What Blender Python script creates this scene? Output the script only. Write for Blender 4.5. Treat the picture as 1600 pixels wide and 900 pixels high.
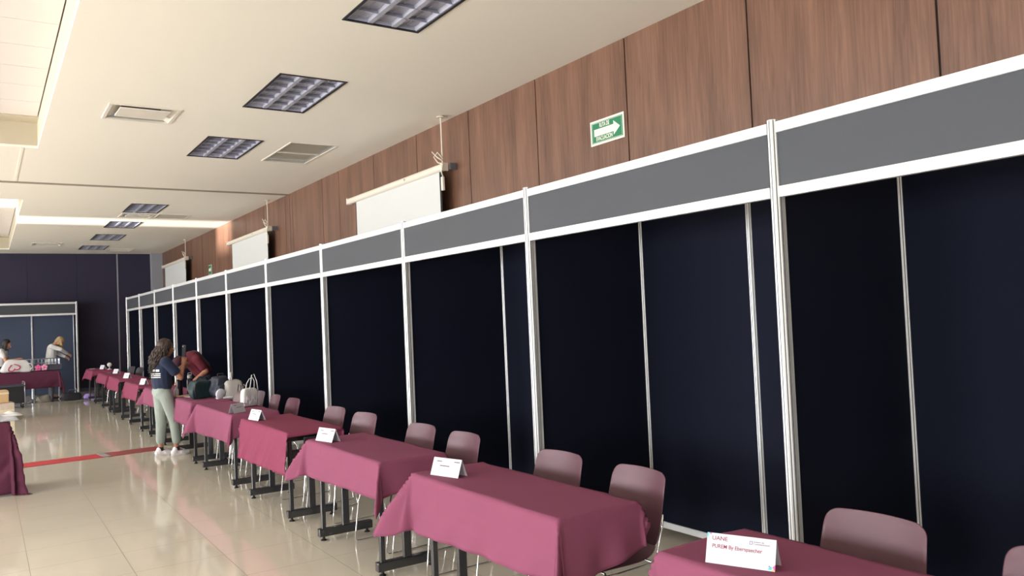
import bpy, bmesh, math, random
from mathutils import Vector, Matrix, noise

random.seed(7)
S = bpy.context.scene
for o in list(bpy.data.objects): bpy.data.objects.remove(o)

# ---------------------------------------------------------------- camera
YAW, PITCH, ROLL, FPX, CAMH = 0.58575, 0.03185, -0.0435, 1246.17, 1.65
_f = Vector((math.sin(YAW)*math.cos(PITCH), math.cos(YAW)*math.cos(PITCH), math.sin(PITCH)))
_r = Vector((math.cos(YAW), -math.sin(YAW), 0)); _u = _r.cross(_f)
_c, _s = math.cos(ROLL), math.sin(ROLL)
_R, _U = _c*_r+_s*_u, -_s*_r+_c*_u
cd = bpy.data.cameras.new('camera'); cam = bpy.data.objects.new('camera', cd); S.collection.objects.link(cam)
cd.sensor_width = 36; cd.lens = FPX/1600*36; cd.clip_start = .05; cd.clip_end = 200
cam.matrix_world = Matrix(((_R.x, _U.x, -_f.x, 0), (_R.y, _U.y, -_f.y, 0), (_R.z, _U.z, -_f.z, CAMH), (0, 0, 0, 1)))
S.camera = cam

# ---------------------------------------------------------------- light
S.view_settings.view_transform = 'Standard'; S.view_settings.look = 'None'
S.view_settings.gamma = 1; S.view_settings.use_curve_mapping = False
S.view_settings.exposure = -0.1
w = bpy.data.worlds.new('world'); S.world = w; w.use_nodes = True
w.node_tree.nodes['Background'].inputs[0].default_value = (.75, .85, 1, 1)
w.node_tree.nodes['Background'].inputs[1].default_value = .3

def area(name, loc, rot, sx, sy, power, col, spread=180):
    l = bpy.data.lights.new(name, 'AREA'); l.shape = 'RECTANGLE'; l.size = sx; l.size_y = sy
    l.energy = power; l.color = col; l.spread = math.radians(spread)
    o = bpy.data.objects.new(name, l); S.collection.objects.link(o); o.location = loc; o.rotation_euler = rot
    return o
# daylight through the row of windows in the left wall
WIN = [(-3.6, -1.4), (.2, 2.6), (4.2, 6.6), (8.2, 10.6), (12.0, 14.4), (20.2, 22.6)]
for k, (a, b) in enumerate(WIN):
    area('window_daylight', (-7.78, (a+b)/2, 1.75), (0, math.radians(-90), 0), 1.9, b-a, (330, 335, 325, 350, 400, 430)[k], (.98, .98, 1.0))
# unseen area lamp behind the camera, weak fill down the hall
area('rear_fill', (-1.5, -5.8, 1.6), (math.radians(90), 0, 0), 7.0, 2.6, 32, (1, .98, .95))
# low sun thrown back up from the paving outside, through the high opening in the left wall
sl = bpy.data.lights.new('reflected_sun', 'SUN'); sl.energy = 20; sl.angle = math.radians(2.2); sl.color = (1, .97, .9)
so = bpy.data.objects.new('reflected_sun', sl); S.collection.objects.link(so)
so.rotation_euler = Vector((-1, 0, -.152)).to_track_quat('Z', 'Y').to_euler()

# ---------------------------------------------------------------- materials
def srgb(r, g, b):
    f = lambda v: (v/255/12.92) if v/255 <= .04045 else ((v/255+.055)/1.055)**2.4
    return (f(r), f(g), f(b), 1)
def mat(name, col, rough=.6, metal=0, spec=.5, bump=0, bscale=200, var=0, vscale=3, coat=0, emit=None, es=0, sheen=0, stretch=None, trans=0, alpha=1, bdist=.002):
    m = bpy.data.materials.new(name); m.use_nodes = True; nt = m.node_tree; b = nt.nodes['Principled BSDF']
    b.inputs['Base Color'].default_value = col; b.inputs['Roughness'].default_value = rough
    b.inputs['Metallic'].default_value = metal; b.inputs['Specular IOR Level'].default_value = spec
    b.inputs['Coat Weight'].default_value = coat; b.inputs['Sheen Weight'].default_value = sheen
    b.inputs['Transmission Weight'].default_value = trans; b.inputs['Alpha'].default_value = alpha
    if emit: b.inputs['Emission Color'].default_value = emit; b.inputs['Emission Strength'].default_value = es
    if bump or var:
        tc = nt.nodes.new('ShaderNodeTexCoord'); mp = nt.nodes.new('ShaderNodeMapping')
        nt.links.new(tc.outputs['Object'], mp.inputs[0])
        if stretch: mp.inputs['Scale'].default_value = stretch
    if var:
        n = nt.nodes.new('ShaderNodeTexNoise'); n.inputs['Scale'].default_value = vscale; n.inputs['Detail'].default_value = 5
        nt.links.new(mp.outputs[0], n.inputs['Vector'])
        mx = nt.nodes.new('ShaderNodeMix'); mx.data_type = 'RGBA'
        mx.inputs['A'].default_value = tuple(min(1, c*(1-var)) for c in col[:3])+(1,)
        mx.inputs['B'].default_value = tuple(min(1, c*(1+var)) for c in col[:3])+(1,)
        nt.links.new(n.outputs['Fac'], mx.inputs['Factor']); nt.links.new(mx.outputs['Result'], b.inputs['Base Color'])
    if bump:
        n2 = nt.nodes.new('ShaderNodeTexNoise'); n2.inputs['Scale'].default_value = bscale; n2.inputs['Detail'].default_value = 3
        nt.links.new(mp.outputs[0], n2.inputs['Vector'])
        bp = nt.nodes.new('ShaderNodeBump'); bp.inputs['Strength'].default_value = bump; bp.inputs['Distance'].default_value = bdist
        nt.links.new(n2.outputs['Fac'], bp.inputs['Height']); nt.links.new(bp.outputs[0], b.inputs['Normal'])
    return m

def wood_mat():
    m = bpy.data.materials.new('wood_laminate'); m.use_nodes = True; nt = m.node_tree; b = nt.nodes['Principled BSDF']
    tc = nt.nodes.new('ShaderNodeTexCoord'); mp = nt.nodes.new('ShaderNodeMapping'); mp.inputs['Scale'].default_value = (1, 1, .045)
    nt.links.new(tc.outputs['Object'], mp.inputs[0])
    n = nt.nodes.new('ShaderNodeTexNoise'); n.inputs['Scale'].default_value = 60; n.inputs['Detail'].default_value = 8; n.inputs['Distortion'].default_value = .6
    nt.links.new(mp.outputs[0], n.inputs['Vector'])
    mp2 = nt.nodes.new('ShaderNodeMapping'); mp2.inputs['Scale'].default_value = (1, 1, .12); nt.links.new(tc.outputs['Object'], mp2.inputs[0])
    n2 = nt.nodes.new('ShaderNodeTexNoise'); n2.inputs['Scale'].default_value = 5; n2.inputs['Detail'].default_value = 3
    nt.links.new(mp2.outputs[0], n2.inputs['Vector'])
    r = nt.nodes.new('ShaderNodeValToRGB'); r.color_ramp.elements[0].position = .32; r.color_ramp.elements[1].position = .7
    r.color_ramp.elements[0].color = srgb(84, 57, 44); r.color_ramp.elements[1].color = srgb(131, 95, 76)
    ad = nt.nodes.new('ShaderNodeMath'); ad.operation = 'MULTIPLY_ADD'; ad.inputs[1].default_value = .55
    nt.links.new(n2.outputs['Fac'], ad.inputs[0])
    m2 = nt.nodes.new('ShaderNodeMath'); m2.operation = 'MULTIPLY'; m2.inputs[1].default_value = .48; nt.links.new(n.outputs['Fac'], m2.inputs[0])
    nt.links.new(m2.outputs[0], ad.inputs[2]); nt.links.new(ad.outputs[0], r.inputs[0])
    nt.links.new(r.outputs[0], b.inputs['Base Color']); b.inputs['Roughness'].default_value = .42
    return m

def floor_mat():
    m = bpy.data.materials.new('polished_porcelain_tile'); m.use_nodes = True; nt = m.node_tree; b = nt.nodes['Principled BSDF']
    tc = nt.nodes.new('ShaderNodeTexCoord'); sp = nt.nodes.new('ShaderNodeSeparateXYZ'); nt.links.new(tc.outputs['Object'], sp.inputs[0])
    def line(out, off):
        a = nt.nodes.new('ShaderNodeMath'); a.operation = 'SUBTRACT'; a.inputs[1].default_value = off; nt.links.new(out, a.inputs[0])
        p = nt.nodes.new('ShaderNodeMath'); p.operation = 'PINGPONG'; p.inputs[1].default_value = .295; nt.links.new(a.outputs[0], p.inputs[0])
        l = nt.nodes.new('ShaderNodeMath'); l.operation = 'LESS_THAN'; l.inputs[1].default_value = .0022; nt.links.new(p.outputs[0], l.inputs[0])
        return l.outputs[0]
    lx = line(sp.outputs[0], .235); ly = line(sp.outputs[1], 6.04)
    mx = nt.nodes.new('ShaderNodeMath'); mx.operation = 'MAXIMUM'; nt.links.new(lx, mx.inputs[0]); nt.links.new(ly, mx.inputs[1])
    n = nt.nodes.new('ShaderNodeTexNoise'); n.inputs['Scale'].default_value = 1.3; n.inputs['Detail'].default_value = 6; nt.links.new(tc.outputs['Object'], n.inputs['Vector'])
    cr = nt.nodes.new('ShaderNodeValToRGB'); cr.color_ramp.elements[0].color = srgb(213, 206, 189); cr.color_ramp.elements[1].color = srgb(228, 221, 203)
    nt.links.new(n.outputs['Fac'], cr.inputs[0])
    c = nt.nodes.new('ShaderNodeMix'); c.data_type = 'RGBA'; c.inputs['B'].default_value = srgb(140, 132, 118)
    nt.links.new(mx.outputs[0], c.inputs['Factor']); nt.links.new(cr.outputs[0], c.inputs['A']); nt.links.new(c.outputs['Result'], b.inputs['Base Color'])
    rr = nt.nodes.new('ShaderNodeMath'); rr.operation = 'MULTIPLY_ADD'; rr.inputs[1].default_value = .5; rr.inputs[2].default_value = .07
    nt.links.new(mx.outputs[0], rr.inputs[0]); nt.links.new(rr.outputs[0], b.inputs['Roughness'])
    n3 = nt.nodes.new('ShaderNodeTexNoise'); n3.inputs['Scale'].default_value = 2.2; n3.inputs['Detail'].default_value = 1; nt.links.new(tc.outputs['Object'], n3.inputs['Vector'])
    bp = nt.nodes.new('ShaderNodeBump'); bp.inputs['Strength'].default_value = .12; bp.inputs['Distance'].default_value = .01
    nt.links.new(n3.outputs['Fac'], bp.inputs['Height']); nt.links.new(bp.outputs[0], b.inputs['Normal'])
    b.inputs['Specular IOR Level'].default_value = .6
    return m

M = dict(
    wood=wood_mat(), floor=floor_mat(),
    ceil=mat('ceiling_paint', srgb(245, 240, 228), .85, var=.02, vscale=.6, bump=.15, bscale=40),
    tile=mat('ceiling_tile', srgb(240, 232, 226), .9, bump=.2, bscale=300),
    skylight=mat('skylight_panel', srgb(226, 218, 214), .7, var=.01),
    line=mat('dark_joint', srgb(30, 26, 26), .8, var=.1),
    recess=mat('beige_recess_dimmed', srgb(196, 186, 164), .85, var=.03),  # beige, set darker in the colour to stand in for weaker light on the sides
    tileline=mat('tile_joint', srgb(120, 108, 104), .8, var=.05),
    seam=mat('ceiling_joint', srgb(150, 138, 124), .8, var=.05),
    navywall=mat('navy_partition_fabric', srgb(41, 37, 62), .75, var=.12, vscale=.7, bump=.2, bscale=400, sheen=.05),
    greyplaster=mat('grey_plaster', srgb(150, 152, 160), .8, var=.04),
    whitewall=mat('white_wall_paint', srgb(205, 202, 196), .85, var=.02),
    alu=mat('brushed_aluminium', srgb(222, 224, 226), .42, metal=.35, var=.05, vscale=20, bump=.05, stretch=(1, 1, .1)),
    groove=mat('aluminium_groove', srgb(96, 98, 102), .5, metal=.6, var=.1),
    felt=mat('navy_black_panel', srgb(9, 15, 33), .85, spec=.2, var=.12, vscale=1.2, bump=.1, bscale=500),
    fascia=mat('charcoal_fascia_panel', srgb(59, 63, 70), .6, var=.05, vscale=2),
    clotha=mat('plum_cloth', srgb(136, 76, 101), .9, spec=.15, sheen=.0, var=.05, vscale=4, bump=.3, bscale=900),
    clothb=mat('crimson_plum_cloth', srgb(133, 64, 88), .9, spec=.15, sheen=.0, var=.05, vscale=4, bump=.3, bscale=900),
    clothd=mat('dark_plum_cloth', srgb(92, 48, 68), .9, spec=.15, var=.05, vscale=4, bump=.3, bscale=900),
    hem=mat('cloth_hem_thread', srgb(110, 44, 66), .85, var=.05),
    black=mat('black_powder_coat', srgb(36, 38, 44), .28, var=.08, vscale=30, coat=.6, spec=.8),
    laminate=mat('dark_table_laminate', srgb(52, 45, 44), .5, var=.1, vscale=10),
    rubber=mat('black_rubber', srgb(22, 22, 24), .7, var=.1),
    shell=mat('plum_brown_plastic', srgb(88, 52, 65), .38, bump=.25, bscale=700, var=.05, vscale=6),
    shellg=mat('grey_brown_plastic', srgb(112, 96, 104), .4, bump=.25, bscale=700, var=.05, vscale=6),
    shellk=mat('black_plastic', srgb(45, 42, 50), .4, bump=.25, bscale=700, var=.05, vscale=6),
    chrome=mat('chrome_rod', srgb(225, 225, 228), .14, metal=1, var=.02),
    paper=mat('white_card', srgb(208, 210, 218), .7, var=.01),
    paper2=mat('grey_card', srgb(196, 198, 205), .7, var=.02),
    ink=mat('rose_ink', srgb(140, 52, 84), .7, var=.05), inkg=mat('grey_ink', srgb(112, 96, 112), .7, var=.05),
    teal=mat('teal_print', srgb(96, 200, 205), .7, var=.05), pinkp=mat('pink_print', srgb(226, 98, 170), .7, var=.05),
    orange=mat('orange_print', srgb(240, 190, 120), .7, var=.05), violet=mat('violet_print', srgb(92, 70, 150), .7, var=.05),
    green=mat('sign_green', srgb(22, 122, 82), .45, var=.04), signw=mat('sign_white', srgb(235, 232, 218), .5, var=.02),
    screen=mat('projection_fabric', srgb(206, 208, 206), .8, var=.01), screenb=mat('black_screen_border', srgb(20, 20, 24), .8, var=.1),
    ivory=mat('ivory_metal', srgb(226, 218, 204), .45, var=.03),
    lightf=mat('dark_light_frame', srgb(28, 28, 40), .5, var=.05),
    louver=mat('louver_reflector', srgb(176, 177, 192), .4, metal=.0, var=.06, vscale=5),
    lamp=mat('unlit_tube', srgb(150, 150, 168), .3, var=.02),
    grille=mat('return_air_grille', srgb(196, 188, 172), .6, var=.04), vent=mat('white_vent_metal', srgb(232, 226, 214), .5, var=.02),
    dark=mat('dark_duct', srgb(40, 36, 48), .8, var=.1),
    red=mat('red_floor_strip', srgb(188, 40, 52), .5, var=.08), redd=mat('dull_red_floor_strip', srgb(150, 62, 66), .5, var=.1), tape=mat('grey_tape', srgb(160, 156, 158), .45, var=.1),
    skin=mat('warm_skin', srgb(196, 140, 112), .5, var=.05), skin2=mat('tan_skin', srgb(168, 116, 92), .5, var=.05),
    navy=mat('navy_cotton', srgb(17, 31, 60), .85, var=.12, vscale=9, bump=.35, bscale=30, sheen=.1, bdist=.01),
    sage=mat('sage_cotton', srgb(150, 160, 153), .85, var=.07, vscale=9, bump=.4, bscale=24, bdist=.012),
    hair=mat('brown_hair', srgb(50, 35, 28), .55, var=.6, vscale=40, stretch=(1, 1, .3)), hairb=mat('dark_hair', srgb(30, 22, 24), .5, var=.3, vscale=40),
    hairl=mat('blonde_hair', srgb(176, 150, 108), .5, var=.4, vscale=40),
    slate=mat('slate_booth_panel', srgb(58, 70, 94), .6, var=.08, vscale=2),
    whitef=mat('white_fabric', srgb(216, 216, 216), .85, var=.04, vscale=8, bump=.3, bscale=20, bdist=.01),
    shoe=mat('white_leather', srgb(240, 238, 244), .5, var=.02), sole=mat('pale_rubber', srgb(226, 222, 222), .6, var=.03), sock=mat('dark_sock', srgb(36, 32, 48), .9, var=.1),
    maroon=mat('maroon_polo', srgb(90, 18, 36), .85, var=.12, vscale=8), cap=mat('maroon_cap', srgb(60, 24, 40), .85, var=.1), greyshirt=mat('grey_vest', srgb(84, 78, 92), .85, var=.1),
    trouser=mat('dark_trouser', srgb(26, 28, 44), .9, var=.1), jean=mat('pale_blue_denim', srgb(128, 140, 160), .85, var=.08),
    tealbag=mat('dark_teal_nylon', srgb(18, 44, 48), .6, var=.15, vscale=10, bump=.4, bscale=30, bdist=.01), navybag=mat('navy_nylon', srgb(26, 30, 48), .6, var=.15, vscale=10, bump=.4, bscale=30, bdist=.01),
    greybag=mat('light_grey_canvas', srgb(172, 168, 164), .85, var=.06, vscale=10, bump=.4, bscale=30, bdist=.008), greydark=mat('grey_canvas', srgb(92, 92, 98), .85, var=.1),
    brownbag=mat('taupe_leather', srgb(98, 82, 82), .5, var=.12, vscale=12), greyblk=mat('black_nylon', srgb(28, 28, 36), .7, var=.15),
    card=mat('cardboard', srgb(198, 164, 122), .8, var=.08, vscale=6), wrap=mat('clear_wrapped_cardboard', srgb(206, 190, 174), .3, var=.16, vscale=14), packtape=mat('pale_packing_tape', srgb(224, 210, 182), .3, var=.03),
    silver=mat('silver_wire', srgb(186, 192, 204), .3, metal=.8, var=.03), crate=mat('dark_grey_crate', srgb(66, 66, 80), .6, var=.08),
    pink=mat('pink_foil', srgb(240, 110, 170), .4, var=.15, vscale=20), pinkl=mat('light_pink_foil', srgb(248, 170, 205), .4, var=.1, vscale=20), heart=mat('raspberry_print', srgb(196, 40, 96), .7, var=.05),
    purple=mat('lilac_fabric', srgb(158, 134, 205), .8, var=.15, vscale=12), lens=mat('dark_lens', srgb(25, 22, 26), .2, var=.05),
    bottle=mat('dark_bottle', srgb(34, 26, 38), .3, var=.1), bottlecap=mat('silver_cap', srgb(176, 178, 184), .35, metal=.5, var=.05),
    pane=mat('bright_frosted_pane', srgb(235, 240, 245), .4, emit=(.9, .95, 1, 1), es=2.0),
    rednail=mat('red_plastic', srgb(190, 48, 52), .5, var=.05),
)

# ---------------------------------------------------------------- helpers
COL = S.collection
class MB:
    def __init__(s): s.bm = bmesh.new()
    def box(s, x0, y0, z0, x1, y1, z1, rot=None, c=None, bev=0, seg=2):
        r = bmesh.ops.create_cube(s.bm, size=1)
        vs = r['verts']
        bmesh.ops.scale(s.bm, verts=vs, vec=(abs(x1-x0), abs(y1-y0), abs(z1-z0)))
        if bev:
            es = list({e for v in vs for e in v.link_edges})
            rb = bmesh.ops.bevel(s.bm, geom=es, offset=bev, segments=seg, affect='EDGES', profile=.5)
            vs = list({v for f in rb['faces'] for v in f.verts} | {v for v in vs if v.is_valid})
        if rot is not None: bmesh.ops.rotate(s.bm, verts=vs, cent=(0, 0, 0), matrix=rot)
        bmesh.ops.translate(s.bm, verts=vs, vec=((x0+x1)/2, (y0+y1)/2, (z0+z1)/2))
        return s
    def ring(s, c, a, b, ra, rb, n):
        return [s.bm.verts.new(c+a*(ra*math.cos(2*math.pi*i/n))+b*(rb*math.sin(2*math.pi*i/n))) for i in range(n)]
    def skinrings(s, rings, cap=True):
        n = len(rings[0])
        for p, q in zip(rings, rings[1:]):
            for i in range(n): s.bm.faces.new((p[i], p[(i+1) % n], q[(i+1) % n], q[i]))
        if cap:
            s.bm.faces.new(list(reversed(rings[0]))); s.bm.faces.new(rings[-1])
    def frame(s, d, side=None):
        d = d.normalized()
        a = side if side is not None else (Vector((0, 0, 1)) if abs(d.z) < .9 else Vector((1, 0, 0)))
        a = (a-d*a.dot(d)).normalized(); return a, d.cross(a)
    def cyl(s, p, q, r0, r1=None, n=12):
        p, q = Vector(p), Vector(q); r1 = r0 if r1 is None else r1
        a, b = s.frame(q-p); s.skinrings([s.ring(p, a, b, r0, r0, n), s.ring(q, a, b, r1, r1, n)]); return s
    def cap(s, p, q, r0, r1=None, asp=1, side=None, n=14):
        "rounded tapered limb piece; asp widens it along side"
        p, q = Vector(p), Vector(q); r1 = r0 if r1 is None else r1
        if (q-p).length < 1e-5: q = p+Vector((0, 0, 1e-3))
        d = (q-p).normalized(); a, b = s.frame(d, side); R = []
        for k in range(5):
            t = -math.pi/2+(k+.4)/5*math.pi/2; R.append(s.ring(p+d*(r0*math.sin(t)), a, b, r0*math.cos(t)*asp, r0*math.cos(t), n))
        R.append(s.ring(p, a, b, r0*asp, r0, n)); R.append(s.ring(q, a, b, r1*asp, r1, n))
        for k in range(5):
            t = (k+.6)/5*math.pi/2; R.append(s.ring(q+d*(r1*math.sin(t)), a, b, max(1e-4, r1*math.cos(t))*asp, max(1e-4, r1*math.cos(t)), n))
        s.skinrings(R); return s
    def ell(s, c, rx, ry, rz, rot=None, u=20, v=12):
        r = bmesh.ops.create_uvsphere(s.bm, u_segments=u, v_segments=v, radius=1); vs = r['verts']
        bmesh.ops.scale(s.bm, verts=vs, vec=(rx, ry, rz))
        if rot is not None: bmesh.ops.rotate(s.bm, verts=vs, cent=(0, 0, 0), matrix=rot)
        bmesh.ops.translate(s.bm, verts=vs, vec=c); return s
    def tube(s, pts, r, n=8, taper=None, closed=False):
        pts = [Vector(p) for p in pts]; R = []; a = None
        for i, p in enumerate(pts):
            if closed: d = pts[(i+1) % len(pts)]-pts[i-1]
            else: d = pts[min(i+1, len(pts)-1)]-pts[max(i-1, 0)]
            d.normalize()
            if a is None: a, b = s.frame(d)
            else:
                a = (a-d*a.dot(d)).normalized(); b = d.cross(a)
            rr = r if taper is None else r*taper(i/(len(pts)-1))
            R.append(s.ring(p, a, b, rr, rr, n))
        s.skinrings(R+([R[0]] if closed else []), cap=not closed); return s
    def lathe(s, prof, c=(0, 0, 0), n=24):
        c = Vector(c); R = [s.ring(c+Vector((0, 0, z)), Vector((1, 0, 0)), Vector((0, 1, 0)), max(r, 1e-4), max(r, 1e-4), n) for r, z in prof]
        s.skinrings(R); return s
    def quad(s, *p): s.bm.faces.new([s.bm.verts.new(v) for v in p]); return s
    def prism(s, pts, axis, h):
        "extrude polygon pts (3D) by vector"
        v = [s.bm.verts.new(p) for p in pts]; f = s.bm.faces.new(v)
        r = bmesh.ops.extrude_face_region(s.bm, geom=[f]); vs = [e for e in r['geom'] if isinstance(e, bmesh.types.BMVert)]
        bmesh.ops.translate(s.bm, verts=vs, vec=Vector(axis)*h); return s
    def build(s, name, m, parent=None, smooth=False, label=None, remesh=0, sm=0, loc=None, rotz=None, sub=0, solid=0, recalc=True):
        if recalc: bmesh.ops.recalc_face_normals(s.bm, faces=s.bm.faces)
        me = bpy.data.meshes.new(name); s.bm.to_mesh(me); s.bm.free()
        me.materials.append(M[m] if isinstance(m, str) else m)
        if smooth or remesh:
            for p in me.polygons: p.use_smooth = True
        o = bpy.data.objects.new(name, me); COL.objects.link(o)
        if parent is not None: o.parent = parent
        if label: o['label'] = label
        if remesh:
            md = o.modifiers.new('remesh', 'REMESH'); md.mode = 'VOXEL'; md.voxel_size = remesh; md.use_smooth_shade = True
        if sm:
            md = o.modifiers.new('smooth', 'SMOOTH'); md.factor = .6; md.iterations = sm
        if solid:
            md = o.modifiers.new('solid', 'SOLIDIFY'); md.thickness = solid; md.offset = 0
        if sub:
            md = o.modifiers.new('sub', 'SUBSURF'); md.levels = sub; md.render_levels = sub
        if loc is not None: o.location = loc
        if rotz is not None: o.rotation_euler = (0, 0, rotz)
        return o
def tag(o, label, cat, group=None, kind=None):
    o['label'] = label; o['category'] = cat
    if group: o['group'] = group
    if kind: o['kind'] = kind
    return o
def thing(name, label, cat, loc=(0, 0, 0), rz=0, group=None):
    o = bpy.data.objects.new(name, None); COL.objects.link(o); o.location = loc; o.rotation_euler = (0, 0, rz); o.empty_display_size = .1
    return tag(o, label, cat, group)
def struct(o): o['kind'] = 'structure'; return o
def copy_tree(o, parent=None):
    c = o.copy(); COL.objects.link(c)
    if parent is not None: c.parent = parent
    for ch in [x for x in bpy.data.objects if x.parent == o]: copy_tree(ch, c)
    return c
def text_mesh(name, body, size, m, parent, mw, sx=1, ext=.0004, align='LEFT', label=None, bold=0):
    cu = bpy.data.curves.new(name, 'FONT'); cu.body = body; cu.size = size; cu.extrude = ext; cu.align_x = align; cu.offset = bold
    t = bpy.data.objects.new(name+'_tmp', cu); COL.objects.link(t)
    bpy.context.view_layer.update()
    me = bpy.data.meshes.new_from_object(t.evaluated_get(bpy.context.evaluated_depsgraph_get()))
    bpy.data.objects.remove(t); me.materials.clear(); me.materials.append(M[m]); me.transform(Matrix.Diagonal((sx, 1, 1, 1))); me.transform(mw)
    o = bpy.data.objects.new(name, me); COL.objects.link(o); o.parent = parent
    if label: o['label'] = label
    return o
def basis(x, y, z, o):
    x, y, z, o = Vector(x), Vector(y), Vector(z), Vector(o)
    return Matrix(((x.x, y.x, z.x, o.x), (x.y, y.y, z.y, o.y), (x.z, y.z, z.z, o.z), (0, 0, 0, 1)))
ORD = ['first', 'second', 'third', 'fourth', 'fifth', 'sixth', 'seventh', 'eighth', 'ninth', 'tenth', 'eleventh', 'twelfth', 'thirteenth', 'fourteenth']

# ---------------------------------------------------------------- the room
X0, X1, Y0, Y1, ZC = -8.0, 4.38, -6.0, 25.28, 3.85
struct(MB().box(X0-.2, Y0-.2, -.1, X1+.2, Y1+.2, 0).build('floor', 'floor'))
# wood-clad right wall: laminate boards with open joints over a dark backing
seams = [-6, -5.15, -3.91, -2.67, -1.43, -.2, 1.04, 2.28, 3.56, 4.80, 6.06, 7.31, 8.55, 9.82, 11.08, 11.77, 13.2, 13.34, 13.58, 14.85, 16.07, 17.42, 18.65, 19.9, 21.1, 22.35, 23.6, 25.28]
b = MB()
for a, c in zip(seams, seams[1:]): b.box(X1, a+.007, 0, X1+.02, c-.007, ZC+.02)
wr = struct(b.build('wall_right', 'wood'))
b = MB(); b.box(X1+.012, Y0, 0, X1+.15, Y1, ZC+.02); b.build('joint_backing', 'line', wr)
# back wall of movable navy panels
b = MB(); xs = [X0, -5.6, -3.2, -.8, 1.0, 2.19, 3.21, 4.09]
for a, c in zip(xs, xs[1:]): b.box(a+.003, Y1, .09, c-.003, Y1+.04, ZC)
b.box(X0, Y1+.02, 0, X1, Y1+.2, ZC+.02)
wb = struct(b.build('wall_back', 'navywall'))
struct(MB().box(3.2, Y1-.012, .09, 3.235, Y1, ZC).build('trim_1', 'greyplaster'))
struct(MB().box(4.09, Y1-.28, 0, X1, Y1, ZC).build('trim_2', 'greyplaster'))
struct(MB().box(X0, Y1-.02, 0, 4.09, Y1, .085).build('baseboard_back', 'crate'))
# left wall with window openings and one high opening the low light comes through
b = MB(); ops = [(17.28, 18.42, 1.45, 3.3)]; y = Y0
for a, c, z0, z1 in ops:
    b.box(X0-.2, y, 0, X0, a, ZC); b.box(X0-.2, a, 0, X0, c, z0); b.box(X0-.2, a, z1, X0, c, ZC); y = c
b.box(X0-.2, y, 0, X0, Y1, ZC); struct(b.build('wall_left', 'whitewall'))
for i, (a, c) in enumerate(WIN):
    z0, z1 = .8, 2.7; X0 = -7.9
    b = MB(); b.box(X0-.1, a, z0, X0-.04, a+.05, z1); b.box(X0-.1, c-.05, z0, X0-.04, c, z1)
    b.box(X0-.1, a, z0, X0-.04, c, z0+.05); b.box(X0-.1, a, z1-.05, X0-.04, c, z1); b.box(X0-.1, (a+c)/2-.025, z0, X0-.04, (a+c)/2+.025, z1)
    wf = struct(b.build('window_%d' % (i+1), 'alu'))
    MB().box(X0-.085, a+.03, z0+.03, X0-.08, c-.03, z1-.03).build('frosted_pane', 'pane', wf)
X0 = -8.0
struct(MB().box(X0-.2, Y0-.2, 0, X1+.2, Y0, ZC).build('wall_front', 'whitewall'))

# ceiling with openings for recesses, lights and vents
RX0 = -4.0
holes = [(RX0, .57, -1.5, 10.9), (RX0, .57, 15.15, 24.1)]
LIGHTS = [(2.22, 2.84, 4.22, 5.44), (2.21, 2.84, 6.87, 8.10), (2.20, 2.84, 9.52, 10.72), (2.18, 2.79, 15.14, 16.3), (2.15, 2.75, 17.72, 18.82), (2.15, 2.78, 20.15, 21.45), (2.12, 2.74, 22.87, 23.97)]
DIFF = [(1.05, 1.71, 8.46, 9.10), (2.2, 2.8, 16.42, 17.05), (1.0, 1.66, 22.25, 22.95)]
GRIL = [(3.15, 3.76, 9.47, 10.72), (2.84, 3.44, 16.42, 17.05), (2.84, 3.45, 23.6, 24.4)]
allh = holes+LIGHTS+DIFF+GRIL
cx = sorted({X0-.2, X1+.1}|{h[0] for h in allh}|{h[1] for h in allh}); cy = sorted({Y0-.2, Y1+.2}|{h[2] for h in allh}|{h[3] for h in allh})
b = MB()
for xa, xb in zip(cx, cx[1:]):
    for ya, yb in zip(cy, cy[1:]):
        mx, my = (xa+xb)/2, (ya+yb)/2
        if any(h[0] < mx < h[1] and h[2] < my < h[3] for h in allh): continue
        b.box(xa, ya, ZC, xb, yb, ZC+.03)
rb = MB()
for h in holes:
    x0, x1, y0, y1 = h; b_ = b; b = rb
    b.box(x0-.04, y0, ZC+.03, x0, y1, ZC+.35); b.box(x1, y0, ZC+.03, x1+.04, y1, ZC+.35)
    b.box(x0, y0-.04, ZC+.03, x1, y0, ZC+.35); b.box(x0, y1, ZC+.03, x1, y1+.04, ZC+.35); b = b_
bmesh.ops.remove_doubles(b.bm, verts=b.bm.verts, dist=.0001)
ceil = struct(b.build('ceiling', 'ceil')); rb.build('recess_side', 'recess', ceil)
for k, h in enumerate(holes):
    x0, x1, y0, y1 = h; b = MB(); g = MB()
    ye = y1-.29 if k == 0 else y1-.4
    g.box(x0, y0, ZC+.34, x1, y1, ZC+.37)
    n = int((ye-y0)/.65)+1; xr = x1-.008
    for i in range(n):
        ya = ye-.65*(i+1); yb = ye-.65*i
        ya = max(ya, y0)
        for xa in (xr-1.2, xr-2.4, xr-3.6): b.box(xa+.004, ya+.006, ZC+.315, xa+1.196, yb-.006, ZC+.335)
    b.build('recess_tiles', 'skylight' if k == 0 else 'tile', ceil)
    g.build('recess_backing', 'tileline', ceil)
    MB().box(x0, ye, ZC+.30, x1, y1, ZC+.34).build('recess_edge', 'recess', ceil)
struct(MB().box(X0, 13.36, ZC-.012, X1, 13.45, ZC).build('trim_3', 'seam'))
struct(MB().box(.40, 10.95, ZC-.004, .43, 13.3, ZC).build('trim_4', 'ceil'))

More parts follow.
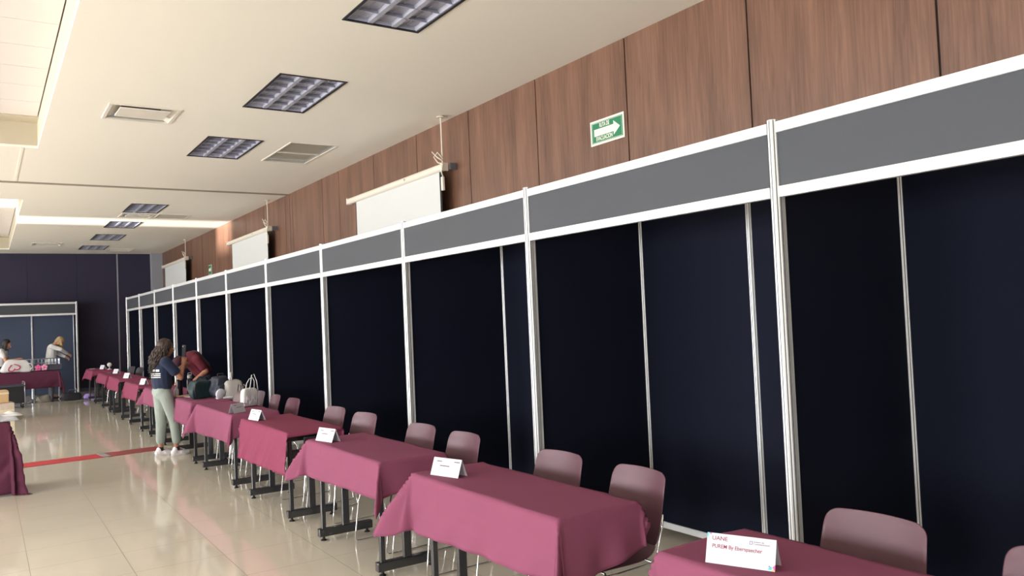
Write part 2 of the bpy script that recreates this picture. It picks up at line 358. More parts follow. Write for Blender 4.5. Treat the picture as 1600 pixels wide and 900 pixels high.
# ---------------------------------------------------------------- exhibition booths
ZT = 2.47
def post_mb(b, g, x, y, z1, r=.021, z0=0):
    n = 8; rr = r/math.cos(math.pi/8); R = []
    for z in (z0, z1):
        R.append([b.bm.verts.new((x+rr*math.cos(math.pi/8+i*math.pi/4), y+rr*math.sin(math.pi/8+i*math.pi/4), z)) for i in range(n)])
    b.skinrings(R)
    for i in range(8):
        a = i*math.pi/4; cxp, cyp = x+(r+.0003)*math.cos(a), y+(r+.0003)*math.sin(a)
        g.box(cxp-.0006, cyp-.0022, z0+.01, cxp+.0006, cyp+.0022, z1-.003, rot=Matrix.Rotation(a, 3, 'Z'))
def make_post(root, name, x, y, z1=ZT+.012, r=.021, label=None):
    b, g = MB(), MB(); post_mb(b, g, 0, 0, z1, r)
    p = b.build(name, 'alu', root, loc=(x, y, 0), label=label); g.build('groove', 'groove', p)
    MB().lathe([(r*.9, -.003), (r*.9, .002)]).build('post_cap', 'rubber', p, loc=(0, 0, z1)) if False else None
    return p
def rail_y(b, x, ya, yb, z0, z1, t=.014): b.box(x-t, ya, z0, x+t, yb, z1, bev=.002, seg=1)
def booth(yn, yf, label, last=False, first=False):
    "bay between near post yn and far post yf; owns its far post and the far divider"
    D = 1.0; L = yf-yn; root = thing('exhibition_booth', label, 'booth', (3.03, yn, 0), 0, 'exhibition booths along the wood wall')
    make_post(root, 'front_post', 0, L, r=.024)
    if first: make_post(root, 'front_post', 0, 0, r=.024)
    MB().box(-.004, .03, ZT-.30, .004, L-.026, ZT-.045).build('fascia_panel', 'fascia', root)
    b = MB(); rail_y(b, 0, .025, L-.025, ZT-.05, ZT); b.build('top_rail', 'alu', root)
    b = MB(); rail_y(b, 0, .025, L-.025, ZT-.345, ZT-.295); b.build('lower_rail', 'alu', root)
    def div(yy):
        MB().box(.02, yy-.004, .12, D-.02, yy+.004, ZT-.04).build('side_panel', 'felt', root)
        b = MB(); b.box(.022, yy-.012, ZT-.045, D-.02, yy+.012, ZT); b.box(.022, yy-.012, .085, D-.02, yy+.012, .13); b.box(.022, yy-.016, .085, .040, yy+.016, ZT-.01); b.build('side_frame', 'alu', root)
        make_post(root, 'corner_post', D, yy)
    div(L)
    if first: div(0)
    make_post(root, 'back_post', D, L-1.0)
    for a, c in ((0.02, L-1.02), (L-.98, L-.02)):
        MB().box(D-.004, a, .12, D+.004, c, ZT-.04).build('back_panel', 'felt', root)
        b = MB(); rail_y(b, D, a, c, ZT-.045, ZT, .012); b.build('panel_top_rail', 'alu', root)
        b = MB(); rail_y(b, D, a, c, .075, .12, .012); b.build('panel_base_rail', 'alu', root)
    return root
PY = [.33, 2.35, 4.34, 6.22, 8.22, 10.23, 12.25, 14.25, 16.26, 18.26, 20.26, 22.25]
for k, (a, c) in enumerate(zip(PY, PY[1:])):
    lab = ('dark exhibition booth nearest the camera, cut off by the right edge' if k == 0 else
           'dark exhibition booth farthest down the row, by the navy back wall' if k == 10 else
           'dark exhibition booth with charcoal header, %s along the row counting from the nearest' % ORD[k])
    booth(a, c, lab, first=(k == 0))
# booth standing against the back wall
br = thing('exhibition_booth', 'wide dark exhibition booth standing against the navy back wall', 'booth', (2.08, 24.35, 0), 0)
make_post(br, 'front_post', 0, 0, r=.024); make_post(br, 'front_post', -2.0, 0, r=.024)
for xo in (0, -2.0):
    MB().box(-2.0+xo+.03, -.004, ZT-.30, xo-.026, .004, ZT-.045).build('fascia_panel', 'fascia', br)
    MB().box(-2.0+xo+.025, -.014, ZT-.05, xo-.025, .014, ZT).build('top_rail', 'alu', br)
    MB().box(-2.0+xo+.025, -.014, ZT-.345, xo-.025, .014, ZT-.295).build('lower_rail', 'alu', br)
    for a in (-2, -1): MB().box(xo+a+.02, .84, .01, xo+a+.98, .85, ZT-.04).build('back_panel', 'slate', br)
for xo in (0, -1, -2, -3): make_post(br, 'back_post', xo, .84)
MB().box(-.004, .02, .12, .004, .82, ZT-.04).build('side_panel', 'felt', br)

# ---------------------------------------------------------------- tables
def make_table(W, L, label, loc, rz=0, group=None):
    r = thing('folding_table', label, 'table', loc, rz, group)
    MB().box(0, 0, .722, W, L, .747, bev=.003).build('tabletop', 'laminate', r)
    MB().box(.04, .12, .69, W-.04, L-.12, .72).build('apron', 'black', r)
    for yy in (.15, L-.12):
        b = MB(); b.box(.045, yy-.016, .085, .078, yy+.016, .70, bev=.003, seg=1); b.box(.21, yy-.016, .085, .265, yy+.016, .70, bev=.003, seg=1)
        b.box(.03, yy-.02, .66, W-.03, yy+.02, .70, bev=.003, seg=1); leg = b.build('leg', 'black', r)
        MB().box(.02, yy-.026, .03, W-.02, yy+.026, .09, bev=.006).build('foot_bar', 'black', leg)
        for xx in (.06, W-.06): MB().lathe([(.022, 0), (.022, .006), (.012, .012), (.008, .03)], (xx, yy, 0), 16).build('leveler', 'rubber', leg)
    MB().box(.14, .015, .52, .33, .03, .70, bev=.006).build('end_bracket', 'black', r)
    return r
def cloth(W, L, loc, label, m, drops, rot=0, fold=.012, seed=0, corner=.34, step=.022, z=.751, group=None, creases=True, freq=9, skew=0, cornern=None):
    "drops = front(-x), back(+x), near(-y), far(+y)"
    a, bk, c, d = drops; bm = bmesh.new(); uv = []
    nu = int((a+bk+W)/step); nv = int((c+d+L)/step); g = []
    cr, sr = math.cos(rot), math.sin(rot); rnd = random.Random(seed); ph = [rnd.uniform(0, 6.28) for _ in range(8)]
    for i in range(nu+1):
        row = []
        for j in range(nv+1):
            u0 = -a+(a+bk+W)*i/nu; c2 = c*(1-skew*i/nu); v0 = -c2+(c2+d+L)*j/nv
            uc, vc = u0-W/2, v0-L/2; u = W/2+uc*cr-vc*sr; v = L/2+uc*sr+vc*cr
            eu = (u if u < 0 else (u-W if u > W else 0)); ev = (v if v < 0 else (v-L if v > L else 0))
            rho = math.hypot(eu, ev); cu = min(max(u, 0), W); cv = min(max(v, 0), L)
            if rho < 1e-6:
                p = Vector((u, v, z+.0012*noise.noise(Vector((u*7, v*7, seed)))))
            else:
                phi = math.atan2(abs(ev), abs(eu)); s2 = math.sin(2*phi)
                f = .07+(cornern if (cornern is not None and ev < 0) else corner)*abs(s2)**1.3
                al = v*1.0+u*1.0 if s2 < 1e-3 else v+u
                # long soft folds, growing towards the hem
                wv = math.sin(freq*al+ph[0])*.6+math.sin(freq*1.9*al+ph[1])*.35+.35*math.sin(freq*3.1*al+ph[2])
                k = min(1, rho/.3)
                if ev < 0 and cornern is not None: wv = wv*.6+1.3*math.sin(21*u+ph[4])*min(1, abs(math.sin(phi)))+.5*math.sin(37*u+ph[5])
                s = rho*f+fold*k*k*wv*(1 if s2 < .02 else .6)+.006
                if s2 > .02: s += fold*2.4*k*math.sin(9*phi+ph[3])*s2
                s = max(.003, s)
                rr = .012
                if rho < rr: s = min(s, rho)
                zz = -math.sqrt(max(0, rho*rho-min(s, rho)**2)); dx, dy = (eu/rho, ev/rho)
                p = Vector((cu+dx*s, cv+dy*s, z+zz))
                p += Vector((dx, dy, 0))*.004*noise.noise(Vector((u*4, v*4, seed+3)))
                if p.z < .008:
                    ex = .008-p.z; p.z = .008+.006*abs(math.sin(ex*60+v*20)); p.x += dx*ex*.12; p.y += dy*ex*.12
            if creases:
                cc = 0
                for q, t in ((v0, L*.33), (v0, L*.78), (u0, -a*.45)):
                    cc += math.exp(-((q-t)/.008)**2)*(1 if noise.noise(Vector((u0*3, v0*3, seed+9))) > -.05 else .2)
                p += (Vector((0, 0, .0018)) if rho < 1e-6 else Vector((-.004, 0, 0)))*cc
            row.append(bm.verts.new(p))
        g.append(row)
    for i in range(nu):
        for j in range(nv): bm.faces.new((g[i][j], g[i+1][j], g[i+1][j+1], g[i][j+1]))
    b = MB(); b.bm.free(); b.bm = bm
    o = b.build('tablecloth', m, smooth=True, solid=.0022, loc=loc); o.rotation_euler = (0, 0, 0)
    return tag(o, label, 'tablecloth', group)

TX = 2.05
# y near, y far, material, drops(front, back, near, far), rotation, fold, corner, label bits
TABS = [
    (.78, 2.20, 'clotha', (.32, .3, .3, .10), .03, .010, .22),
    (2.81, 4.22, 'clotha', (.30, .05, .36, .30), .035, .016, .42),
    (4.68, 6.02, 'clotha', (.25, .06, .25, .24), .03, .012, .42),
    (6.50, 7.90, 'clothb', (.36, .10, .035, .07), .02, .012, .12),
    (8.26, 9.85, 'clotha', (.30, .12, .26, .30), .03, .012, .40),
    (10.12, 11.5, 'clotha', (.30, .2, .2, .22), .0, .012, .35),
    (12.1, 13.5, 'clotha', (.24, .2, .2, .2), .02, .012, .35),
    (14.05, 15.52, 'clothb', (.27, .1, .06, .12), .02, .010, .2),
    (16.23, 17.65, 'clothb', (.24, .1, .05, .12), .02, .010, .2),
    (18.0, 19.42, 'clothb', (.20, .1, .18, .1), .02, .010, .3),
    (20.55, 21.95, 'clothb', (.22, .1, .12, .2), .02, .010, .3)]
for k, (ya, yb, m, dr, rt, fo, co) in enumerate(TABS):
    W = .47; L = yb-ya
    pos = 'nearest the camera' if k == 0 else 'farthest from the camera' if k == 10 else '%s from the camera' % ORD[k]
    tb = make_table(W, L, 'black metal legged folding table %s in the row beside the booths' % pos, (TX, ya, 0), 0, 'tables in the row beside the booths')
    if k == 1: MB().box(.222, L-.1385, .50, .254, L-.1365, .60).build('paper_sticker', 'paper', tb)
    cloth(W, L, (TX, ya, 0), '%s tablecloth on the table %s in the booth row' % ('bright crimson plum' if m == 'clothb' else 'dusty plum', pos), m, dr, rt, fo, k*3+1, co, step=.02 if k < 5 else .035, group='plum tablecloths in the row', freq=16 if m == 'clothb' else 8, skew=.45 if k in (1, 2, 4) else .2, cornern=min(co, .20))

# left foreground table, full-length cloth
make_table(.5, 1.7, 'folding table fully hidden under a floor length cloth, left edge', (.2, 9.82, 0), math.radians(90))
o = cloth(.5, 1.7, (.2, 9.82, 0), 'floor length dark plum tablecloth at the left edge of the photo', 'clothd', (.73, .4, .74, .4), 0, .022, 41, .10, step=.03, creases=False, freq=12)
o.rotation_euler = (0, 0, math.radians(90))
# back-left table
make_table(.5, 2.0, 'long folding table in front of the booth at the back wall', (1.5, 22.3, 0), math.radians(90))
o = cloth(.5, 2.0, (1.5, 22.3, 0), 'plum tablecloth on the long table before the back wall booth', 'clothd', (.40, .4, .42, .3), 0, .012, 51, .15, step=.03, creases=False, freq=12)
o.rotation_euler = (0, 0, math.radians(90))

# ---------------------------------------------------------------- chairs
def make_chair(sm):
    "faces -x; origin on floor under seat centre"
    r = thing('stacking_chair', 'x', 'chair', (0, 0, 0), 0)
    def shell(prof, wid, name, th=.006):
        bm = bmesh.new(); g = []; n = 14
        for (x, z, hw, cup) in prof:
            row = []
            for i in range(n+1):
                t = -1+2*i/n
                row.append(bm.verts.new((x+cup[0]*t*t, t*hw*(1-.0*abs(t)), z+cup[1]*t*t)))
            g.append(row)
        for p, q in zip(g, g[1:]):
            for i in range(n): bm.faces.new((p[i], p[i+1], q[i+1], q[i]))
        b = MB(); b.bm.free(); b.bm = bm
        return b.build(name, sm, r, smooth=True, solid=th, sub=1)
    seat = [(-.235, .425, .12, (.0, .0)), (-.232, .430, .17, (.0, .004)), (-.22, .438, .205, (0, .008)), (-.17, .444, .222, (0, .012)), (-.10, .442, .228, (0, .016)), (-.02, .436, .228, (0, .02)), (.06, .434, .222, (-.002, .024)), (.12, .440, .212, (-.008, .028)), (.165, .458, .20, (-.02, .03)), (.19, .485, .19, (-.03, .02))]
    shell(seat, 0, 'seat')
    back = [(.188, .48, .19, (-.032, .02)), (.203, .53, .203, (-.04, 0)), (.214, .59, .212, (-.042, 0)), (.226, .65, .214, (-.04, 0)), (.240, .71, .211, (-.038, 0)), (.250, .765, .208, (-.035, 0)), (.256, .787, .206, (-.033, 0)), (.259, .800, .204, (-.031, -.002)), (.262, .815, .198, (-.028, -.003)), (.264, .828, .186, (-.026, -.004)), (.265, .836, .170, (-.022, -.004)), (.266, .839, .158, (-.018, -.004))]
    shell(back, 0, 'backrest')
    for s in (-1, 1):
        y = s*.215
        MB().tube([(.190, s*.217, .65), (.176, s*.218, .59), (.166, s*.210, .53), (.158, s*.200, .475), (.15, s*.205, .450), (.10, y, .432), (-.10, y, .425), (-.20, s*.20, .42)], .0055).build('side_rod', 'chrome', r, smooth=True)
        pts = [(-.14, s*.17, .422), (-.17, s*.22, .40), (-.20, s*.235, .30), (-.225, s*.24, .10), (-.235, s*.24, .03), (-.22, s*.24, .008), (-.18, s*.24, .006), (.22, s*.24, .006), (.255, s*.24, .008), (.262, s*.24, .03), (.235, s*.238, .15), (.17, s*.225, .38), (.13, s*.19, .43)]
        MB().tube(pts, .0055).build('leg', 'chrome', r, smooth=True)
    b = MB(); b.tube([(-.14, -.17, .422), (-.14, .17, .422)], .0055); b.tube([(.13, -.19, .428), (.13, .19, .428)], .0055)
    b.tube([(-.2, -.235, .30), (-.2, .235, .30)], .0045) if False else None
    b.build('stretcher', 'chrome', r, smooth=True)
    return r
proto = {}
def chair(x, y, rz, label, sm='shell', group='plastic stacking chairs along the booths'):
    if sm not in proto: proto[sm] = make_chair(sm); o = proto[sm]
    else: o = copy_tree(proto[sm])
    o.location = (x, y, 0); o.rotation_euler = (0, 0, rz); tag(o, label, 'chair', group); return o
CH = [(1.10, 'plum plastic chair cut off by the right edge of the photo', .06), (1.78, 'plum plastic chair behind the printed name card table, largest in view', .02),
      (3.08, 'plum plastic chair at the near end of the second table', -.04), (3.73, 'plum plastic chair at the far end of the second table', .05),
      (4.83, 'plum plastic chair at the near end of the third table', .03), (5.47, 'plum plastic chair at the far end of the third table', .07),
      (6.54, 'plum plastic chair at the near end of the crimson covered fourth table', .12), (7.25, 'plum plastic chair at the far end of the crimson covered fourth table', .10),
      (8.51, 'plum plastic chair at the near end of the fifth table', 0.02), (9.15, 'plum plastic chair at the fifth table, beside the taupe handbag', -.06)]
for y, lab, rz in CH: chair(2.53, y, rz, lab)
chair(2.55, 9.85, .05, 'grey brown chair behind the taupe handbag and white tote', 'shellg')
chair(2.60, 10.42, .05, 'grey brown chair under the light grey backpack', 'shellg')
chair(2.62, 12.75, .0, 'grey brown chair behind the dark teal bag', 'shellg')
chair(2.55, 18.7, .2, 'dark chair far down the row, nearer of the far pair', 'shellk')
chair(2.50, 19.5, .2, 'dark chair far down the row, farther of the far pair', 'shellk')

# ---------------------------------------------------------------- name cards
def tent(x, y, rz, label, L=.24, H=.095, m='paper', lines=True, z=.7535):
    r = thing('place_card', label, 'name card', (x, y, z), rz, 'tent name cards on the tables'); t = .0012; hb = .038
    n = Vector((-1, 0, .0)); up = Vector((hb, 0, H)).normalized(); Ls = math.hypot(hb, H)
    b = MB(); b.prism([(-hb, -L/2, 0), (-hb, L/2, 0), (0, L/2, H), (0, -L/2, H)], (.9, 0, -.3), t); b.build('front_face', m, r)
    b = MB(); b.prism([(hb, -L/2, 0), (hb, L/2, 0), (0, L/2, H), (0, -L/2, H)], (-.9, 0, -.3), t); b.build('back_face', m, r)
    nn = Vector((0, -1, 0)).cross(up); mk = lambda a, h, e=.0006: Vector((-hb, L/2-a, 0))+up*h+nn*e
    if lines:
        b = MB()
        for a0, a1, h in ((.03, .07, .082), (.165, .21, .085), (.06, .135, .058)):
            b.quad(mk(a0, h-.003), mk(a1, h-.003), mk(a1, h+.003), mk(a0, h+.003))
        b.build('printed_lines', 'inkg', r)
    return r, mk, up, nn, Ls
r, mk, up, nn, Ls = tent(2.165, 1.90, .40, 'white tent card printed UANE on the nearest table', lines=False)
for txt, sz, a, h, mm, sx in (('UANE', .020, .018, .079, 'ink', 1.05), ('PUREM By Eberspaecher', .0185, .020, .053, 'ink', .93)):
    text_mesh('lettering', txt, sz, mm, r, basis((0, -1, 0), up, nn, mk(a, h, .0006)), sx=sx, ext=.0002, bold=.00012)
b = MB(); 
for a0, a1, h0, h1 in ((.150, .1515, .078, .089), (.1585, .160, .078, .089), (.150, .160, .078, .0795), (.150, .160, .0875, .089)): b.quad(mk(a0, h0), mk(a1, h0), mk(a1, h1), mk(a0, h1))
b.build('printed_logo', 'violet', r)
text_mesh('lettering', 'Centro de', .0085, 'inkg', r, basis((0, -1, 0), up, nn, mk(.163, .085)), ext=.0001)
text_mesh('lettering', 'Comunicaciones', .0085, 'inkg', r, basis((0, -1, 0), up, nn, mk(.163, .078)), ext=.0001)
for mm, pts in (('teal', [(.0, .102), (.0, .082), (.006, .092)]), ('teal', [(0, .102), (.012, .102), (.004, .094)]), ('pinkp', [(.007, .102), (.018, .102), (.012, .095)]),
                ('pinkp', [(.24, .0), (.24, .022), (.231, .013)]), ('orange', [(.24, 0), (.228, 0), (.234, .009)]), ('teal', [(.232, .004), (.214, .004), (.222, .013)]), ('violet', [(.217, .013), (.224, .013), (.22, .017)]), ('teal', [(.226, .016), (.22, .009), (.232, .009)])):
    b = MB(); b.bm.faces.new([b.bm.verts.new(mk(p[0], p[1], .0007)) for p in pts]); b.build('printed_triangle', mm, r)
for x, y, rz, lab, m in ((2.17, 4.00, .28, 'white tent card at the far end of the second table', 'paper'), (2.14, 5.82, .22, 'white tent card at the far end of the third table', 'paper'),
                         (2.13, 7.66, .15, 'white tent card at the far end of the crimson fourth table', 'paper'), (2.16, 8.48, 2.15, 'grey tent card on the near end of the fifth table', 'paper2'),
                         (2.33, 11.0, .45, 'narrow white tent card on the sixth table, beside the leaflets', 'paper'), (2.16, 14.25, .3, 'white tent card just left of the standing woman in navy', 'paper'), (2.22, 16.5, .4, 'white tent card leaning on the ninth table', 'paper'), (2.3, 18.6, .4, 'small white tent card on the tenth table', 'paper'),
                         (2.33, 21.2, .4, 'white tent card on the farthest table of the row', 'paper')):
    tent(x, y, rz, lab, L=.22 if y < 8 else .17, m=m, z=.7535 if not 13.6 < y < 14 else .7535)

# ---------------------------------------------------------------- projector screens
def screen(yn, yf, zt, label):
    r = thing('projection_screen', label, 'projector screen', (4.24, yn, zt), 0, 'wall mounted projection screens'); L = yf-yn
    b = MB(); b.cyl((0, 0, 0), (0, L, 0), .042, n=24); b.box(0, 0, -.03, .05, L, .03); b.build('roller_case', 'ivory', r, smooth=False)
    for yy in (.001, L-.001):
        MB().box(-.046, yy-.012, -.046, .05, yy+.012, .046, bev=.012).build('end_cap', 'ivory', r)
    MB().box(.0, .12, -.95, .003, L-.24, -.03).build('screen_fabric', 'screen', r)
    for a, c in ((.075, .12), (L-.24, L-.215)): MB().box(0, a, -.95, .003, c, -.03).build('black_border', 'screenb', r)
    for yy in (.0,):
        b = MB(); b.cyl((-.02, yy, .04), (-.02, yy, ZC-zt-.02), .008); b.build('hanging_rod', 'ivory', r)
        MB().lathe([(.05, 0), (.045, .012), (.02, .02)], (-.02, yy, ZC-zt-.022)).build('ceiling_plate', 'ivory', r)
        MB().box(.05, yy-.045, -.03, .14, yy-.015, .04, bev=.004).build('wall_bracket', 'greydark', r)
    b = MB(); b.tube([(-.03, -.02, .09), (-.06, .03, .16), (-.07, .1, .12), (-.05, .05, .05), (-.03, -.03, .02), (-.06, -.05, -.04), (-.05, -.02, -.06), (-.04, -.035, -.12)], .008, n=6)
    b.tube([(-.03, -.02, .06), (-.07, .02, .1), (-.08, .12, .18)], .007, n=6); b.build('cord', 'ivory', r, smooth=True)
    MB().box(-.06, -.055, -.27, -.03, -.015, -.12, bev=.006).build('pull_handle', 'vent', r)
    MB().cyl((-.05, .9, 0), (-.056, .9, 0), .012).build('screw', 'grille', r)
screen(7.63, 10.36, 3.29, 'white pull down projection screen nearest the camera, above the booths')
screen(14.08, 16.87, 3.34, 'white pull down projection screen in the middle of the wood wall')
screen(21.0, 24.1, 3.38, 'white pull down projection screen farthest away, by the corner')

# ---------------------------------------------------------------- signs
sg = thing('evacuation_sign', 'green RUTA DE EVACUACION sign with white arrow on wood wall', 'sign', (X1-.006, 5.05, 3.15), 0)
W2, H2 = .215, .105
MB().box(-.003, -W2, -H2, .003, W2, H2).build('backing_board', 'signw', sg)
b = MB(); b.quad((-.0036, W2-.018, -H2+.018), (-.0036, -W2+.018, -H2+.018), (-.0036, -W2+.018, H2-.018), (-.0036, W2-.018, H2-.018)); b.build('green_field', 'green', sg)
b = MB()
for (a0, a1, h0, h1) in ((-.185, .185, .080, .0825), (-.185, .185, -.0825, -.080), (-.187, -.185, -.0825, .0825), (.185, .187, -.0825, .0825)):
    b.quad((-.0041, -a0, h0), (-.0041, -a1, h0), (-.0041, -a1, h1), (-.0041, -a0, h1))
b.build('border_line', 'signw', sg)
b = MB(); b.bm.faces.new([b.bm.verts.new((-.0043, -a, h)) for a, h in ((-.165, -.03), (.085, -.03), (.085, -.06), (.165, 0), (.085, .06), (.085, .03), (-.165, .03))]); b.build('arrow', 'signw', sg)
for txt, h, a, sx in (('RUTA DE', .040, -.03, .62), ('EVACUACION', -.070, -.035, .66)):
    text_mesh('lettering', txt, .050, 'signw', sg, basis((0, -1, 0), (0, 0, 1), (-1, 0, 0), (-.0043, -a, h)), sx=sx, ext=.0002, align='CENTER', bold=.001)
s2 = thing('exit_sign', 'small green and white sign far along the wood wall', 'sign', (X1-.006, 19.15, 2.96), 0)
MB().box(-.003, -.15, -.11, .003, .15, .11).build('backing_board', 'signw', s2)
b = MB(); b.quad((-.0036, .14, -.1), (-.0036, -.14, -.1), (-.0036, -.14, .1), (-.0036, .14, .1)); b.build('green_field', 'green', s2)
b = MB(); b.bm.faces.new([b.bm.verts.new((-.0043, -a, h)) for a, h in ((-.11, -.03), (.03, -.03), (.03, -.07), (.11, 0), (.03, .07), (.03, .03), (-.11, .03))]); b.build('arrow', 'signw', s2)

# ---------------------------------------------------------------- ceiling lights and vents
for k, (xa, xb, ya, yb) in enumerate(LIGHTS):
    lab = 'unlit square louvred ceiling light, %s down the line from the camera' % ORD[k]
    r = thing('ceiling_light', lab, 'ceiling light', (xa, ya, ZC), 0, 'unlit recessed ceiling lights'); w_, l_ = xb-xa, yb-ya
    b = MB(); t = .022
    for q in ((0, 0, w_, t), (0, l_-t, w_, l_), (0, t, t, l_-t), (w_-t, t, w_, l_-t)): b.box(q[0], q[1], -.006, q[2], q[3], .004)
    b.build('frame', 'lightf', r)
    b = MB()
    for q in ((0, 0, w_, t), (0, l_-t, w_, l_), (0, t, t, l_-t), (w_-t, t, w_, l_-t)): b.box(q[0], q[1], .004, q[2], q[3], .05)
    b.build('reflector_side', 'louver', r)
    MB().box(0, 0, .036, w_, l_, .06).build('housing', 'louver', r)
    for c in range(3):
        MB().cyl((t+(w_-2*t)*(c+.5)/3, .04, .030), (t+(w_-2*t)*(c+.5)/3, l_-.04, .030), .006).build('lamp_tube', 'lamp', r)
    b = MB()   # parabolic louvre: wedge-shaped blades
    for c in range(4):
        x = t+(w_-2*t)*c/3; h = .020 if 0 < c < 3 else .012
        b.prism([(x-h, t, .0), (x+h, t, .0), (x+.016, t, .037), (x-.016, t, .037)], (0, 1, 0), l_-2*t)
    for c in range(1, 6):
        y = t+(l_-2*t)*c/6; h = .010
        b.prism([(t, y-.003, .0), (t, y+.003, .0), (t, y+h*2.5, .037), (t, y+h*2.5-.002, .037)], (1, 0, 0), w_-2*t)
    b.build('louver_grid', 'louver', r)
for k, (xa, xb, ya, yb) in enumerate(DIFF):
    lab = ['white supply air diffuser with a dropped plate, nearest of the vents', 'small white air diffuser beside the fourth ceiling light', 'flat white air diffuser near the back wall'][k]
    r = thing('air_diffuser', lab, 'air vent', (xa, ya, ZC), 0, 'ceiling air diffusers'); w_, l_ = xb-xa, yb-ya
    b = MB(); t = .03
    for q in ((0, 0, w_, t), (0, l_-t, w_, l_), (0, t, t, l_-t), (w_-t, t, w_, l_-t)): b.box(q[0], q[1], -.008, q[2], q[3], .01)
    for sx in (0, 1):
        x = t if sx == 0 else w_-t; x2 = .14 if sx == 0 else w_-.14
        b.prism([(x, t, 0), (x2, t, .06), (x2, t, .064), (x, t, .006)], (0, 1, 0), l_-2*t)
    b.prism([(t, t, 0), (t, .1, .05), (t, .1, .054), (t, t, .006)], (1, 0, 0), w_-2*t)
    b.build('frame', 'vent', r)
    MB().box(0, 0, .13, w_, l_, .14).build('duct', 'dark', r)
    b = MB()
    for c in range(4): b.box(.12+c*(w_-.24)/3-.004, l_-.1, .02, .12+c*(w_-.24)/3+.004, l_-.04, .1)
    b.build('damper_blades', 'grille', r)
    MB().box(.1, .06, -.018, w_-.1, l_-.16, -.006, rot=Matrix.Rotation(.04, 3, 'X')).build('deflector_plate', 'vent', r)
for k, (xa, xb, ya, yb) in enumerate(GRIL):
    lab = ['large double return air grille near the wood wall', 'return air grille beside the fourth ceiling light', 'return air grille close to the back wall'][k]
    r = thing('air_grille', lab, 'air vent', (xa, ya, ZC), 0, 'return air grilles'); w_, l_ = xb-xa, yb-ya
    b = MB(); t = .022; ys = [0, l_/2, l_] if k == 0 else [0, l_]
    for q in ((0, 0, w_, t), (0, l_-t, w_, l_), (0, t, t, l_-t), (w_-t, t, w_, l_-t)): b.box(q[0], q[1], -.006, q[2], q[3], .01)
    if k == 0: b.box(t, l_/2-.012, -.006, w_-t, l_/2+.012, .01)
    b.build('frame', 'vent', r)
    b = MB(); n = int(l_/.03)
    for c in range(n): b.box(t, t+(l_-2*t)*(c+.5)/n-.009, .0, w_-t, t+(l_-2*t)*(c+.5)/n+.009, .003, rot=Matrix.Rotation(.25, 3, 'X'))
    b.build('slats', 'grille', r); MB().box(0, 0, .05, w_, l_, .06).build('duct', 'grille', r)

# ---------------------------------------------------------------- red floor strip
rs = thing('floor_strip', 'red floor strip with grey tape crossing the aisle', 'floor strip', (0, 11.85, 0), math.radians(4))
MB().box(-2.4, -.19, 0, 1.28, .19, .006, bev=.002, seg=1).build('strip', 'red', rs, label='bright red section')
MB().box(1.32, -.19, 0, 2.0, .19, .006, bev=.002, seg=1).build('strip', 'redd', rs, label='dull red section')  # duller red at the table end of the strip
for x in (.32, 1.3): MB().box(x-.05, -.2, .0062, x+.04, .2, .0085, rot=Matrix.Rotation(.05, 3, 'Z')).build('tape', 'tape', rs)

# ---------------------------------------------------------------- people
def V(*a): return Vector(a)
def hand(b, wrist, d, palm, side, curl=.6, scale=1.0, thumb=.5):
    "wrist point, finger direction d, palm normal, side = towards the thumb"
    d = d.normalized(); palm = (palm-d*palm.dot(d)).normalized(); side = (side-d*side.dot(d)-palm*side.dot(palm)).normalized(); k = scale
    b.cap(wrist, wrist+d*.03*k, .022*k, .026*k, asp=1.15, side=side)
    b.cap(wrist+d*.03*k, wrist+d*.075*k, .018*k, .019*k, asp=1.9, side=side)
    for i, (off, L) in enumerate(((.029, .068), (.010, .076), (-.010, .070), (-.028, .055))):
        p = wrist+d*.088*k+side*off*k; a = 0; dd = d
        for seg, fr in ((0, .45), (1, .32), (2, .25)):
            a += curl*(.5 if seg == 0 else .75)*(1+.08*i); dd = d*math.cos(a)+palm*math.sin(a)
            q = p+dd*L*fr*k; b.cap(p, q, (.0092-.0008*seg)*k, (.0086-.0008*seg)*k, n=8); p = q
    p = wrist+d*.025*k+side*.026*k; q = p+(d*.55+side*.6+palm*.35)*.04*k; b.cap(p, q, .012*k, .010*k, n=8)
    r = q+(d*.8+palm*thumb)*.032*k; b.cap(q, r, .0098*k, .008*k, n=8)
